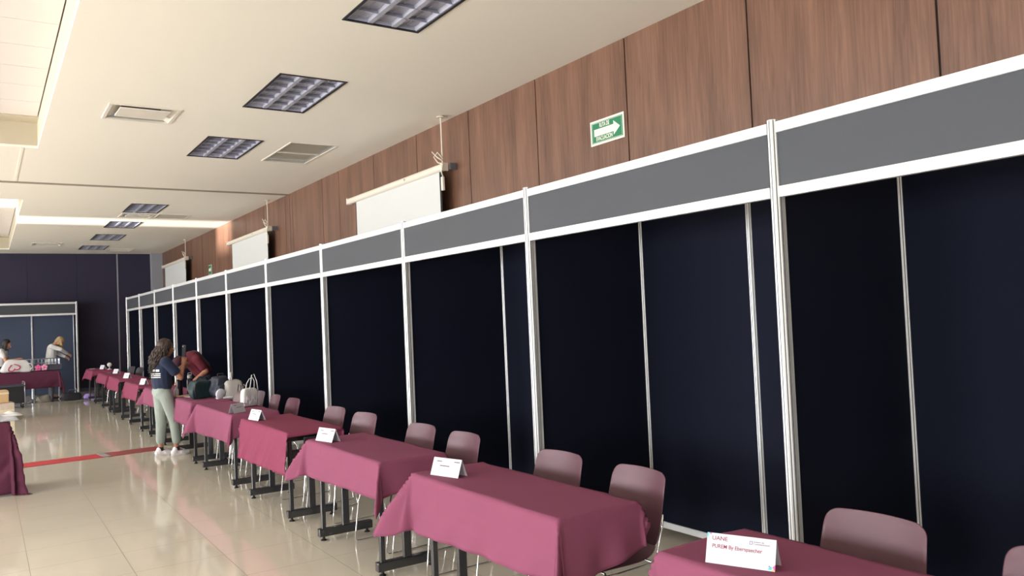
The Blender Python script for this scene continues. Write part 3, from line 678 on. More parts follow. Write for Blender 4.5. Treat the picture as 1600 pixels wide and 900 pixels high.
def head(root, b, c, fwd, up, skin, hairm, glasses=False, k=1.0):
    fwd = fwd.normalized(); up = (up-fwd*up.dot(fwd)).normalized(); sd = up.cross(fwd)
    R = Matrix((fwd, sd, up)).transposed()
    P = lambda x, y, z: c+(fwd*x+sd*y+up*z)*k
    b.ell(P(-.012, 0, .03), .096*k, .076*k, .088*k, R); b.ell(P(.018, 0, -.03), .074*k, .062*k, .078*k, R)
    b.cap(P(.05, 0, -.085), P(.062, 0, -.078), .022*k, .018*k, asp=1.3, side=sd)
    b.cap(P(.086, 0, .012), P(.108, 0, -.022), .009*k, .014*k); b.ell(P(.098, 0, -.03), .012*k, .017*k, .009*k, R)
    b.cap(P(.072, -.03, .028), P(.072, .03, .028), .013*k, .013*k)
    for s_ in (-1, 1): b.ell(P(-.005, s_*.077, -.005), .018*k, .008*k, .03*k, R); b.ell(P(.06, s_*.036, -.028), .022*k, .02*k, .02*k, R)
    eyes = []
    for s_ in (-1, 1):
        e = MB().ell(P(.077, s_*.031, .006), .011*k, .014*k, .009*k, R, 10, 8).build('eye', 'paper', root)
        MB().ell(P(.0865, s_*.031, .006), .003*k, .006*k, .006*k, R, 8, 6).build('iris', 'lens', e)
    MB().cap(P(.087, -.017, -.055), P(.087, .017, -.055), .006*k, asp=1, n=8).build('lips', 'rednail' if False else 'lip', root)
    if glasses:
        g = MB()
        for s_ in (-1, 1):
            g.tube([P(.098, s_*.032+.021*math.cos(t*math.pi/8), .004+.018*math.sin(t*math.pi/8)) for t in range(16)], .002, n=5, closed=True)
            g.tube([P(.095, s_*.052, .008), P(.03, s_*.082, .01), P(-.01, s_*.084, .005)], .002, n=5)
        g.tube([P(.099, -.012, .008), P(.102, 0, .012), P(.099, .012, .008)], .002, n=5); g.build('glasses', 'lens', root)
    return P
M['lip'] = mat('lip_colour', srgb(150, 82, 80), .5, var=.03)
def shoe(root, ankle, fwd, m='shoe', z=0):
    fwd = fwd.normalized(); sd = V(-fwd.y, fwd.x, 0); p = V(ankle.x, ankle.y, z)
    b = MB(); b.cap(p-fwd*.045+V(0, 0, .045), p+fwd*.06+V(0, 0, .042), .036, .036, asp=.95, side=sd); b.cap(p+fwd*.05+V(0, 0, .036), p+fwd*.15+V(0, 0, .030), .036, .026, asp=1.35, side=sd)
    b.cap(p-fwd*.025+V(0, 0, .05), p-fwd*.02+V(0, 0, .085), .040, .036); b.cap(p+fwd*.02+V(0, 0, .07), p+fwd*.09+V(0, 0, .05), .022, .018, asp=1.2, side=sd)
    o = b.build('shoe', m, root, remesh=.006, sm=3)
    s = MB(); R = []
    for zz, g in ((.001, 0), (.02, .003)):
        R.append([s.bm.verts.new(p+fwd*(.055+(.135+g)*math.cos(t*math.pi/10))+sd*((.047+g)*math.sin(t*math.pi/10)*(1 if math.cos(t*math.pi/10) > 0 else .82))+V(0, 0, zz)) for t in range(20)])
    s.skinrings(R); s.build('sole', 'sole' if m == 'shoe' else 'rubber', o)
    l = MB()
    for t in range(4): l.tube([p+fwd*(.045+.018*t)-sd*.02+V(0, 0, .090-.008*t), p+fwd*(.05+.018*t)+V(0, 0, .098-.009*t), p+fwd*(.045+.018*t)+sd*.02+V(0, 0, .090-.008*t)], .0032, n=5)
    l.build('laces', m if m != 'shoe' else 'sole', o)
def strand_hair(root, P, m, n, length, seed, wav=.02, rad=.008, k=1, back=-.06, name='hair', ymax=1.0, front=True):
    rnd = random.Random(seed); b = MB()
    for i in range(n):
        th = rnd.uniform(-1, 1)*math.pi*.62; # angle around the back of the head, 0 = straight back
        h0 = rnd.uniform(.0, 1); r = .088
        x0, y0 = -r*math.cos(th)*.95-.01, r*math.sin(th)
        L = length*rnd.uniform(.75, 1.05); pts = []; ph = rnd.uniform(0, 6.28); N = 13; fr = rnd.uniform(16, 26)
        top = P(x0*.35+rnd.uniform(-.01, .02), y0*.45, .118); pts.append(top); pts.append(P(x0*.85, y0*.9, .085))
        for t in range(N):
            f = t/(N-1); q = P(x0, y0, .04); a = wav*(.3+f)*math.sin(fr*f*L*2.2+ph); a2 = wav*(.3+f)*math.cos(fr*f*L*2.0+ph*1.7)
            w = q+V(0, 0, -L*f)+(P(back, 0, 0)-P(0, 0, 0))*min(1, f*2.2)*rnd.uniform(.9, 1.1)+(P(1, 0, 0)-P(0, 0, 0))*a+(P(0, 1, 0)-P(0, 0, 0))*a2
            pts.append(w)
        b.tube(pts, rad, n=5, taper=lambda t: (.6+.8*math.sin(math.pi*min(1, t*1.1+.1)))*(1-.75*t*t))
    return b.build(name, m, root, smooth=True)
def hair_cap(root, P, m, fwd, up, k=1, name='scalp_hair'):
    up2 = up; sd = up.cross(fwd).normalized(); R = Matrix((fwd.normalized(), sd, (up-fwd.normalized()*up.dot(fwd.normalized())).normalized())).transposed()
    b = MB(); b.ell(P(-.026, 0, .042), .098*k, .086*k, .092*k, R); b.ell(P(-.05, 0, -.01), .065*k, .08*k, .09*k, R)
    return b.build(name, m, root, remesh=.006, sm=2)

# --- woman in the navy T-shirt
wm = thing('person', 'woman with long wavy brown hair, navy T-shirt, pale green trousers, holding up a phone', 'person', (1.985, 11.2, 0), math.radians(14))
hp = {-1: V(-.075, -.085, .84), 1: V(-.075, .085, .84)}; kn = {-1: V(.035, -.085, .46), 1: V(-.07, .08, .45)}; an = {-1: V(.055, -.085, .075), 1: V(-.085, .085, .075)}
sh = {-1: V(-.09, -.165, 1.265), 1: V(-.06, .165, 1.265)}; el = {-1: V(.085, -.20, 1.035), 1: V(.06, .19, 1.04)}; wr_ = {-1: V(.175, -.10, 1.19), 1: V(.20, .06, 1.13)}
b = MB(); sd = V(0, 1, 0)
b.cap(V(-.08, 0, .88), V(-.085, 0, .98), .088, .084, asp=1.3, side=sd); b.cap(V(-.085, 0, .98), V(-.09, 0, 1.18), .09, .10, asp=1.4, side=sd)
b.cap(V(-.085, -.12, 1.25), V(-.075, .12, 1.25), .05, .05); b.cap(V(-.08, 0, 1.26), V(-.045, 0, 1.38), .045, .045)
for s_ in (-1, 1):
    b.cap(hp[s_], kn[s_], .066, .048); b.cap(kn[s_], kn[s_]*.5+an[s_]*.5, .047, .043); b.cap(kn[s_]*.5+an[s_]*.5, an[s_], .043, .030); b.cap(an[s_], an[s_]+V(.1, 0, -.04), .03, .025)
    b.cap(sh[s_], el[s_], .042, .034); b.cap(el[s_], wr_[s_], .034, .022)
hand(b, wr_[-1], V(.25, .25, .9), V(.2, .9, -.2), V(.8, -.2, .5), curl=.75, thumb=.8)
hand(b, wr_[1], V(.5, -.6, .3), V(.2, -.2, .9), V(.3, .6, .6), curl=.7)
P = head(wm, b, V(-.015, 0, 1.435), V(1, -.02, -.18), V(.18, 0, 1), 'skin', 'hair', glasses=True)
b.build('body', 'skin2', wm, remesh=.0065, sm=3)
# shirt
b = MB(); b.cap(V(-.075, 0, .96), V(-.085, 0, 1.0), .122, .120, asp=1.35, side=sd); b.cap(V(-.085, 0, 1.0), V(-.09, 0, 1.17), .120, .118, asp=1.42, side=sd)
b.cap(V(-.088, -.11, 1.245), V(-.078, .11, 1.245), .068, .068); b.cap(V(-.08, 0, 1.27), V(-.07, 0, 1.32), .06, .05)
for s_ in (-1, 1): b.cap(sh[s_]+V(0, -s_*.02, 0), sh[s_]*.42+el[s_]*.58, .066, .066)
st = b.build('t_shirt', 'navy', wm, remesh=.008, sm=3)
# printed lines on the back of the shirt, following its curve
def back_print(y0, y1, z0, z1, xoff):
    bb = MB(); N = 6; rows = []
    for z in (z0, z1): rows.append([bb.bm.verts.new((-.09-math.sqrt(max(0, 1-((y0+(y1-y0)*i/N)/.166)**2))*.118-xoff, y0+(y1-y0)*i/N, z)) for i in range(N+1)])
    for i in range(N): bb.bm.faces.new((rows[0][i], rows[0][i+1], rows[1][i+1], rows[1][i]))
    return bb
for (a, c, z0, z1) in ((-.13, -.085, 1.135, 1.165), (-.07, -.02, 1.135, 1.165), (-.14, .03, 1.10, 1.115), (-.14, .02, 1.078, 1.09), (-.14, .03, 1.055, 1.067)):
    back_print(a, c, z0, z1, .004).build('back_print', 'whitef', st)
# trousers
b = MB(); b.cap(V(-.08, 0, .83), V(-.08, 0, .93), .110, .100, asp=1.35, side=sd); b.cap(V(-.105, -.06, .86), V(-.105, .06, .86), .085, .085)
for s_ in (-1, 1):
    b.cap(hp[s_]+V(0, 0, -.02), kn[s_], .088, .070); b.cap(kn[s_], V(an[s_].x, an[s_].y, .215), .070, .058)
    b.cap(V(an[s_].x, an[s_].y, .24), V(an[s_].x, an[s_].y, .20), .059, .056)
tr = b.build('trousers', 'sage', wm, remesh=.008, sm=3)
MB().tube([V(-.08+.108*math.cos(t*math.pi/12), .140*math.sin(t*math.pi/12), .975) for t in range(24)], .012, n=6, closed=True).build('waistband', 'sage', tr, smooth=True)
for s_ in (-1, 1):
    MB().cap(an[s_]+V(0, 0, .012), an[s_]+V(0, 0, .028), .037, .036).build('sock', 'sock', wm)
    shoe(wm, an[s_], V(1, -.05*s_, 0))
wm.scale = (.97, .97, .97)
hair_cap(wm, P, 'hair', V(1, 0, -.18), V(.18, 0, 1))
strand_hair(wm, P, 'hair', 150, .46, 4, wav=.030, rad=.0095, back=-.105)
ph = thing('phone', 'dark phone held upright by the woman in navy', 'phone'); ph.location = wm.matrix_basis @ V(.22, -.075, 1.335); ph.rotation_euler = (0, math.radians(-6), math.radians(14+100))
wm_m = Matrix.Translation((1.985, 11.2, 0)) @ Matrix.Rotation(math.radians(14), 4, 'Z')
ph.location = wm_m @ V(.205, -.05, 1.345)
MB().box(-.038, -.005, -.078, .038, .005, .078, bev=.004).build('case', 'greyblk', ph); MB().box(-.034, -.0062, -.072, .034, -.005, .072).build('glass', 'lens', ph)
MB().cyl((.02, .005, .055), (.02, .0075, .055), .009).build('camera_lens', 'silver', ph)
pn = MB().cyl((0, 0, -.065), (0, 0, .065), .0045, n=8).build('pen', 'whitef'); tag(pn, 'white pen in the hand of the woman in navy', 'pen')
pn.location = wm_m @ V(.20, -.02, 1.165); pn.rotation_euler = (0, math.radians(65), math.radians(20))

# --- person bending over the table
bp_ = thing('person', 'person in maroon shirt and dark cap bending forward over the plum table', 'person', (3.0, 13.75, 0), math.radians(203)); bp_.scale = (.94, .94, .94)
b = MB(); hipc = V(0, 0, .93); ch = V(.24, 0, 1.21)
b.cap(hipc, ch, .12, .12, asp=1.35, side=sd); b.cap(ch, V(.38, 0, 1.20), .06, .05); b.cap(V(.25, -.13, 1.22), V(.25, .13, 1.22), .06, .06)
sh = {-1: V(.27, -.18, 1.20), 1: V(.27, .19, 1.20)}; el = {-1: V(.30, -.22, .98), 1: V(.16, .27, 1.0)}; ww = {-1: V(.42, -.12, .86), 1: V(.34, .20, .86)}
for s_ in (-1, 1):
    b.cap(V(0, s_*.09, .90), V(.02, s_*.1, .5), .085, .06); b.cap(V(.02, s_*.1, .5), V(-.02, s_*.1, .08), .06, .036); b.cap(V(-.02, s_*.1, .07), V(.12, s_*.1, .04), .035, .03)
    b.cap(sh[s_], el[s_], .052, .042); b.cap(el[s_], ww[s_], .042, .027)
    hand(b, ww[s_], V(.6, -.3*s_, -.35), V(0, 0, -1), V(0, -s_, 0), curl=.5)
P = head(bp_, b, V(.475, 0, 1.15), V(.45, 0, -.85), V(.85, 0, .45), 'skin', 'hairb')
b.build('body', 'skin2', bp_, remesh=.008, sm=3)
b = MB(); b.cap(V(.05, 0, 1.0), ch, .142, .145, asp=1.3, side=sd); b.cap(V(.26, -.14, 1.21), V(.26, .14, 1.21), .085, .085)
for s_ in (-1, 1): b.cap(sh[s_], sh[s_]*.35+el[s_]*.65, .076, .068)
b.build('polo_shirt', 'maroon', bp_, remesh=.009, sm=3)
b = MB(); b.cap(V(.02, 0, 1.07), V(.20, 0, 1.26), .10, .10, asp=1.45, side=sd); b.build('vest', 'greyshirt', bp_, remesh=.009, sm=3)
b = MB(); b.cap(V(-.01, 0, .86), V(.02, 0, .98), .135, .13, asp=1.25, side=sd)
for s_ in (-1, 1): b.cap(V(0, s_*.09, .88), V(.02, s_*.1, .5), .10, .08); b.cap(V(.02, s_*.1, .5), V(-.02, s_*.1, .14), .08, .065)
b.build('trousers', 'trouser', bp_, remesh=.009, sm=3)
for s_ in (-1, 1): shoe(bp_, V(-.02, s_*.1, 0), V(1, 0, 0), 'greyblk')
b = MB(); b.ell(P(-.015, 0, .05), .105, .088, .082, Matrix((V(.47, 0, -.88), V(0, 1, 0), V(.88, 0, .47))).transposed()); b.build('cap_crown', 'cap', bp_, remesh=.007, sm=2)
MB().cap(P(.08, 0, .06), P(.13, 0, .05), .010, .008, asp=6, side=sd).build('cap_brim', 'cap', bp_)

# --- two people by the back booth
pa = thing('person', 'blonde person in white long sleeved top leaning forward, arms stretched out at the back booth', 'person', (1.43, 23.3, 0), math.radians(-8))
b = MB(); b.cap(V(-.05, 0, .88), V(-.04, 0, 1.1), .11, .10, asp=1.35, side=sd); b.cap(V(-.04, 0, 1.1), V(.0, 0, 1.26), .10, .11, asp=1.35, side=sd); b.cap(V(.0, 0, 1.3), V(.09, 0, 1.42), .05, .048)
b.cap(V(0, -.12, 1.32), V(0, .12, 1.32), .055, .055)
sh = {-1: V(0, -.18, 1.32), 1: V(0, .18, 1.32)}; el = {-1: V(.20, -.20, 1.24), 1: V(.13, .19, 1.12)}; ww = {-1: V(.33, -.02, 1.12), 1: V(.28, .04, 1.04)}
for s_ in (-1, 1):
    b.cap(V(-.04, s_*.085, .86), V(-.03, s_*.09, .48), .085, .058); b.cap(V(-.03, s_*.09, .48), V(-.05, s_*.09, .07), .056, .034); b.cap(V(-.05, s_*.09, .07), V(.08, s_*.09, .04), .03, .028)
    b.cap(sh[s_], el[s_], .046, .038); b.cap(el[s_], ww[s_], .036, .025); hand(b, ww[s_], V(.6, -.3*s_, -.4), V(0, -s_*.6, -.6), V(.2, 0, .8), curl=.6)
P = head(pa, b, V(.17, 0, 1.43), V(.7, -.1, -.7), V(.7, 0, .7), 'skin', 'hairl'); b.build('body', 'skin', pa, remesh=.008, sm=3)
b = MB(); b.cap(V(-.045, 0, .86), V(-.03, 0, 1.1), .130, .118, asp=1.3, side=sd); b.cap(V(-.03, 0, 1.1), V(.0, 0, 1.27), .118, .12, asp=1.35, side=sd); b.cap(V(0, -.12, 1.32), V(0, .12, 1.32), .072, .072)
for s_ in (-1, 1): b.cap(sh[s_], el[s_], .062, .052); b.cap(el[s_], ww[s_]*.92+el[s_]*.08, .050, .038)
b.build('long_sleeved_top', 'whitef', pa, remesh=.009, sm=3)
b = MB(); b.cap(V(-.045, 0, .82), V(-.045, 0, .90), .128, .12, asp=1.25, side=sd)
for s_ in (-1, 1): b.cap(V(-.04, s_*.085, .84), V(-.03, s_*.09, .48), .098, .07); b.cap(V(-.03, s_*.09, .48), V(-.05, s_*.09, .12), .07, .055)
b.build('trousers', 'jean', pa, remesh=.009, sm=3)
for s_ in (-1, 1): shoe(pa, V(-.05, s_*.09, 0), V(1, 0, 0), 'greyblk')
hair_cap(pa, P, 'hairl', V(.7, -.1, -.7), V(.7, 0, .7)); strand_hair(pa, P, 'hairl', 60, .20, 9, wav=.012, rad=.010, back=.02)

pb = thing('person', 'dark haired person in white top at the left edge reaching to the heart bag', 'person', (.36, 23.1, 0), math.radians(-8))
b = MB(); b.cap(V(-.04, 0, .86), V(-.03, 0, 1.08), .11, .10, asp=1.35, side=sd); b.cap(V(-.03, 0, 1.08), V(.0, 0, 1.22), .10, .11, asp=1.35, side=sd); b.cap(V(.0, 0, 1.24), V(.06, 0, 1.38), .05, .048); b.cap(V(0, -.12, 1.26), V(0, .12, 1.26), .055, .055)
sh = {-1: V(0, -.18, 1.25), 1: V(0, .18, 1.25)}; el = {-1: V(.10, -.22, 1.03), 1: V(.10, .2, 1.03)}; ww = {-1: V(.31, -.14, 1.06), 1: V(.30, .05, 1.03)}
for s_ in (-1, 1):
    b.cap(V(-.04, s_*.085, .86), V(-.03, s_*.09, .48), .085, .058); b.cap(V(-.03, s_*.09, .48), V(-.05, s_*.09, .07), .056, .034); b.cap(V(-.05, s_*.09, .07), V(.08, s_*.09, .04), .03, .028)
    b.cap(sh[s_], el[s_], .046, .038); b.cap(el[s_], ww[s_], .036, .024); hand(b, ww[s_], V(.7, -.2*s_, .1), V(0, -s_*.4, -.8), V(.2, 0, .8), curl=.6)
P = head(pb, b, V(.09, 0, 1.425), V(.9, -.1, -.4), V(.4, 0, .9), 'skin', 'hairb'); b.build('body', 'skin', pb, remesh=.008, sm=3)
b = MB(); b.cap(V(-.035, 0, .90), V(-.03, 0, 1.08), .122, .115, asp=1.3, side=sd); b.cap(V(-.03, 0, 1.08), V(.0, 0, 1.22), .115, .12, asp=1.35, side=sd); b.cap(V(0, -.12, 1.26), V(0, .12, 1.26), .07, .07)
for s_ in (-1, 1): b.cap(sh[s_], sh[s_]*.5+el[s_]*.5, .06, .056)
b.build('t_shirt', 'whitef', pb, remesh=.009, sm=3)
b = MB(); b.cap(V(-.045, 0, .82), V(-.045, 0, .92), .128, .12, asp=1.25, side=sd)
for s_ in (-1, 1): b.cap(V(-.04, s_*.085, .84), V(-.03, s_*.09, .48), .098, .07); b.cap(V(-.03, s_*.09, .48), V(-.05, s_*.09, .12), .07, .055)
b.build('trousers', 'trouser', pb, remesh=.009, sm=3)
for s_ in (-1, 1): shoe(pb, V(-.05, s_*.09, 0), V(1, 0, 0), 'greyblk')
hair_cap(pb, P, 'hairb', V(.9, -.1, -.4), V(.4, 0, .9)); strand_hair(pb, P, 'hairb', 70, .34, 19, wav=.012, rad=.010, back=-.03)

# ---------------------------------------------------------------- bags and things on the booth-row tables
def lumpy(b, amp, freq, seed, zmin=None):
    for v in b.bm.verts:
        n = Vector((noise.noise(v.co*freq+Vector((seed, 0, 0))), noise.noise(v.co*freq+Vector((0, seed, 5))), noise.noise(v.co*freq+Vector((3, 0, seed)))))
        v.co += n*amp
        if zmin is not None and v.co.z < zmin: v.co.z = zmin
def soft_box(sx, sy, sz, amp, freq, seed, taper=.85, cuts=9):
    b = MB(); bmesh.ops.create_cube(b.bm, size=1); bmesh.ops.subdivide_edges(b.bm, edges=b.bm.edges, cuts=cuts, use_grid_fill=True)
    for v in b.bm.verts:
        p = v.co*2; q = 5.0; n = (abs(p.x)**q+abs(p.y)**q+abs(p.z)**q)**(1/q); m_ = max(abs(p.x), abs(p.y), abs(p.z)); p = p*(m_/n) if n else p
        t = (p.z+1)/2; k = 1-(1-taper)*t
        v.co = Vector((p.x*sx/2*k, p.y*sy/2*k, t*sz))
    lumpy(b, amp, freq, seed, 0.0); return b
TZ = .754
# teal bag
r = thing('tote_bag', 'dark teal slouching bag on the sixth table', 'bag', (2.27, 10.58, TZ), .3)
soft_box(.30, .16, .24, .035, 7, 2, .95).build('bag_body', 'tealbag', r, smooth=True)
MB().tube([(-.12, -.08, .2), (-.15, -.1, .12), (-.13, -.1, .03)], .008, n=6).build('strap', 'greyblk', r, smooth=True)
MB().tube([(-.1, 0, .2), (-.04, -.02, .27), (.05, -.02, .26), (.1, 0, .2)], .010, n=6).build('handle', 'tealbag', r, smooth=True)
r = thing('backpack', 'dark navy backpack with a round white patch on the sixth table', 'bag', (2.46, 10.42, TZ), .3)
soft_box(.24, .2, .27, .03, 7, 8, .8).build('bag_body', 'navybag', r, smooth=True)
soft_box(.17, .07, .14, .01, 9, 3, .9).build('front_pocket', 'navybag', r, smooth=True, loc=(-.02, -.11, .03))
MB().tube([(-.04, .0, .25), (-.03, 0, .30), (.04, 0, .30), (.05, 0, .25)], .008, n=6).build('handle', 'greyblk', r, smooth=True)
MB().tube([(.1, -.06, .24), (.15, -.08, .15), (.13, -.1, .03)], .010, n=6).build('strap', 'greyblk', r, smooth=True)
MB().lathe([(.055, -.012), (.062, -.006), (.062, .006), (.05, .014), (.001, .016)], n=28).build('round_patch', 'paper', r, smooth=True).matrix_local = Matrix.Translation((-.10, -.165, .065)) @ Matrix.Rotation(math.radians(100), 4, 'X')
# grey backpack on a chair seat
r = thing('backpack', 'light grey canvas backpack standing on a chair behind the fifth table', 'bag', (2.60, 10.36, .470), -.1)
soft_box(.30, .34, .50, .018, 8, 12, .72).build('bag_body', 'greybag', r, smooth=True)
soft_box(.10, .20, .22, .012, 9, 13, .85).build('front_pocket', 'greybag', r, smooth=True, loc=(-.17, -.02, .16))
MB().tube([(-.02, -.04, .48), (-.03, -.05, .56), (-.02, .0, .59), (-.01, .05, .56), (0, .05, .48)], .012, n=6).build('handle', 'greybag', r, smooth=True)
for yy in (-.06, .0): MB().box(-.165, yy-.02, .40, -.125, yy+.015, .425, bev=.003).build('buckle', 'greyblk', r)
MB().tube([(.08, -.1, .42), (.14, -.14, .34), (.15, -.15, .2), (.12, -.13, .06)], .016, n=6).build('shoulder_strap', 'greydark', r, smooth=True)
# white tote
r = thing('tote_bag', 'white tote bag with a tall looped handle on the fifth table', 'bag', (2.42, 8.98, TZ), .5)
b = soft_box(.24, .09, .20, .012, 9, 21, .8); b.build('bag_body', 'whitef', r, smooth=True)
for yy, h in ((-.03, .34), (.03, .30)):
    MB().tube([(-.02, yy, .17), (.0, yy, .25), (.03, yy*.6, h), (.07, yy*.4, h+.01), (.1, yy*.6, .27), (.105, yy, .17)], .0045, n=6).build('handle', 'whitef', r, smooth=True)
b = MB()
for i in range(9):
    pass
b.tube([(-.09+.012*i, -.053, .05+.045*(i % 2)+.03*math.sin(i)) for i in range(15)], .003, n=5)
b.build('grey_print', 'paper2', r)
r = thing('handbag', 'taupe leather handbag on a chair beside the white tote', 'bag', (2.56, 9.72, .470), .2)
soft_box(.24, .28, .40, .02, 7, 31, .75).build('bag_body', 'brownbag', r, smooth=True)
for yy in (-.07, .07): MB().tube([(-.02, yy-.04, .38), (-.02, yy-.03, .46), (-.02, yy+.02, .48), (-.02, yy+.05, .38)], .008, n=6).build('handle', 'brownbag', r, smooth=True)
MB().box(-.14, -.05, .2, -.12, .0, .26, bev=.004).build('clasp', 'bottlecap', r)
# bottles, leaflets, small things on the sixth table
for x, y, h, lab in ((2.16, 11.38, .25, 'tall dark bottle with silver lid, nearer the woman in navy'), (2.30, 11.42, .25, 'tall dark bottle with silver lid, right of its twin')):
    r = thing('flask', lab, 'bottle', (x, y, TZ), 0, 'dark bottles on the sixth table')
    MB().lathe([(.036, 0), (.040, .006), (.040, h-.07), (.034, h-.045), (.026, h-.04)]).build('flask_body', 'bottle', r, smooth=True)
    MB().lathe([(.028, h-.04), (.030, h-.035), (.030, h), (.02, h+.012), (.001, h+.014)]).build('lid', 'bottlecap', r, smooth=True)
    MB().tube([(-.028, 0, h-.01), (-.02, 0, h+.035), (.02, 0, h+.035), (.028, 0, h-.01)], .004, n=6).build('carry_loop', 'whitef', r, smooth=True)
r = thing('water_bottle', 'small white bottle at the left of the dark bottles', 'bottle', (2.10, 11.28, TZ)); MB().lathe([(.026, 0), (.03, .005), (.03, .08), (.018, .1), (.012, .105)]).build('bottle_body', 'whitef', r, smooth=True); MB().lathe([(.014, .105), (.014, .125), (.001, .126)]).build('bottle_cap', 'paper', r)
r = MB().box(-.10, -.09, 0, .10, .09, .003, rot=Matrix.Rotation(.2, 3, 'Z')).build('leaflet', 'paper', loc=(2.26, 10.98, TZ)); tag(r, 'white leaflets lying flat on the sixth table', 'paper')
r = MB().box(-.11, -.05, 0, .11, .05, .012, bev=.003, rot=Matrix.Rotation(.3, 3, 'Z')).build('booklet', 'card', loc=(2.17, 11.16, TZ)); tag(r, 'tan booklet beside the white leaflets', 'booklet')
r = MB().cap((-.05, 0, .012), (.05, 0, .012), .011).build('pouch', 'whitef', loc=(2.50, 10.22, TZ), smooth=True); tag(r, 'small white pouch beside the navy backpack', 'pouch')
r = MB().box(-.06, -.10, 0, .06, .10, .004).build('leaflet', 'paper', loc=(2.16, 21.75, TZ)); tag(r, 'white sheet lying on the farthest table', 'paper')
r = MB().box(-.07, -.11, 0, .07, .11, .014, bev=.003).build('leaflet', 'inkg', loc=(2.25, 19.0, TZ)); tag(r, 'pale rose booklet on the tenth table', 'booklet')
r = thing('desk_fan', 'small round white desk fan on the farthest table', 'fan', (2.42, 20.75, TZ)); MB().lathe([(.05, 0), (.045, .012), (.01, .02), (.009, .07)]).build('stand', 'whitef', r); MB().ell((0, 0, .11), .05, .03, .05).build('fan_head', 'whitef', r, smooth=True)

# ---------------------------------------------------------------- left side and back-left things
r = thing('garment', 'white and grey folded sweatshirt on the left table', 'clothing', (.06, 10.02, TZ), .15)
def sheet(W, L, amp, freq, seed, z0, mname, name, taper=0):
    b = MB(); n = 22; g = []
    for i in range(n+1):
        row = []
        for j in range(n+1):
            u, v = -1+2*i/n, -1+2*j/n; e = (1-abs(u)**6)*(1-abs(v)**6)
            zz = z0*e*(1+.9*noise.noise(Vector((u*freq, v*freq, seed))))+.002
            row.append(b.bm.verts.new((u*W/2*(1+.08*noise.noise(Vector((v*2, seed, 0)))), v*L/2*(1+.1*noise.noise(Vector((u*2, 0, seed)))), zz)))
        g.append(row)
    for i in range(n):
        for j in range(n): b.bm.faces.new((g[i][j], g[i+1][j], g[i+1][j+1], g[i][j+1]))
    return b.build(name, mname, r, smooth=True, solid=.003)
sheet(.42, .30, .03, 2.2, 5, .055, 'paper2', 'grey_layer'); sheet(.46, .26, .03, 2.5, 9, .03, 'whitef', 'white_layer').location = (.03, .03, .045)
# boxes
r = thing('cardboard_box', 'large plastic wrapped cardboard box on the floor, left edge', 'box', (.02, 18.8, 0), .12)
MB().box(-.42, -.3, 0, .42, .3, .33, bev=.012).build('carton', 'wrap', r); MB().box(-.423, -.04, .328, .423, .04, .332).build('packing_tape', 'packtape', r)
for s_ in (-1, 1): MB().box(-.41, s_*.301-.002, .02, .41, s_*.301+.002, .2).build('film_fold', 'packtape', r)
r = thing('cardboard_box', 'tan cardboard box stacked on the wrapped one, left edge', 'box', (-.02, 18.8, .335), .08)
MB().box(-.38, -.26, 0, .38, .26, .23, bev=.008).build('carton', 'card', r); MB().box(-.383, -.035, .2285, .383, .035, .2325).build('packing_tape', 'packtape', r)
MB().box(.381, -.10, .06, .384, .06, .12).build('paper_label', 'paper', r); MB().box(-.383, -.262, .17, .383, -.258, .20).build('tape_edge', 'packtape', r)
r = thing('gift_bag', 'salmon pink cloth bundle on top of the cardboard boxes', 'bag', (-.02, 18.85, .57), 0)
soft_box(.30, .22, .13, .03, 8, 41, .5).build('bundle', 'bundle_pink' if 'bundle_pink' in M else 'rednail', r, smooth=True)
# utility trolley
r = thing('utility_trolley', 'black wheeled trolley tub in front of the back table', 'trolley', (.42, 21.4, 0), .05)
b = MB(); b.box(-.30, -.22, .12, .30, .22, .14); b.box(-.30, -.22, .12, -.28, .22, .50, bev=.005); b.box(.28, -.22, .12, .30, .22, .50, bev=.005); b.box(-.30, -.22, .12, .30, -.20, .50, bev=.005); b.box(-.30, .20, .12, .30, .22, .50, bev=.005); b.build('tub', 'greyblk', r)
b = MB(); b.box(-.33, -.25, .49, .33, -.19, .52, bev=.006); b.box(-.33, .19, .49, .33, .25, .52, bev=.006); b.box(-.33, -.2, .49, -.27, .2, .52, bev=.006); b.box(.27, -.2, .49, .33, .2, .52, bev=.006); b.build('rim', 'crate', r)
for sx in (-1, 1):
    MB().tube([(sx*.31, -.23, .10), (sx*.31, -.23, .56), (sx*.31, -.2, .58), (sx*.31, .2, .58), (sx*.31, .23, .56), (sx*.31, .23, .10)], .011, n=8).build('side_frame', 'silver', r, smooth=True)
    for sy in (-1, 1):
        wh = MB().cyl((sx*.27-.016, sy*.19, .05), (sx*.27+.016, sy*.19, .05), .05, n=20).build('wheel', 'rubber', r); MB().box(sx*.27-.022, sy*.19-.02, .05, sx*.27+.022, sy*.19+.02, .12).build('fork', 'silver', wh)
# heart bag
r = thing('tote_bag', 'white bag with a raspberry heart print lying on the back table', 'bag', (.62, 22.45, TZ), 0)
soft_box(.70, .34, .31, .03, 4, 51, .6, cuts=11).build('bag_body', 'whitef', r, smooth=True)
hp_ = []
for t in range(25):
    a = -2.5+5.0*t/24; hp_.append(V(.12*math.sin(a)**3, 0, .10*(.8125*math.cos(a)-.3125*math.cos(2*a)-.125*math.cos(3*a)-.06*math.cos(4*a))))
rot_ = Matrix.Rotation(math.radians(165), 3, 'Y')
o = MB().tube([rot_ @ p for p in hp_], .011, n=6).build('heart_print', 'heart', r, smooth=True, loc=(-.05, -.168, .13))
MB().tube([(.22, -.1, .2), (.30, -.14, .2), (.34, -.12, .12), (.28, -.14, .05)], .012, n=6).build('handle', 'whitef', r, smooth=True)
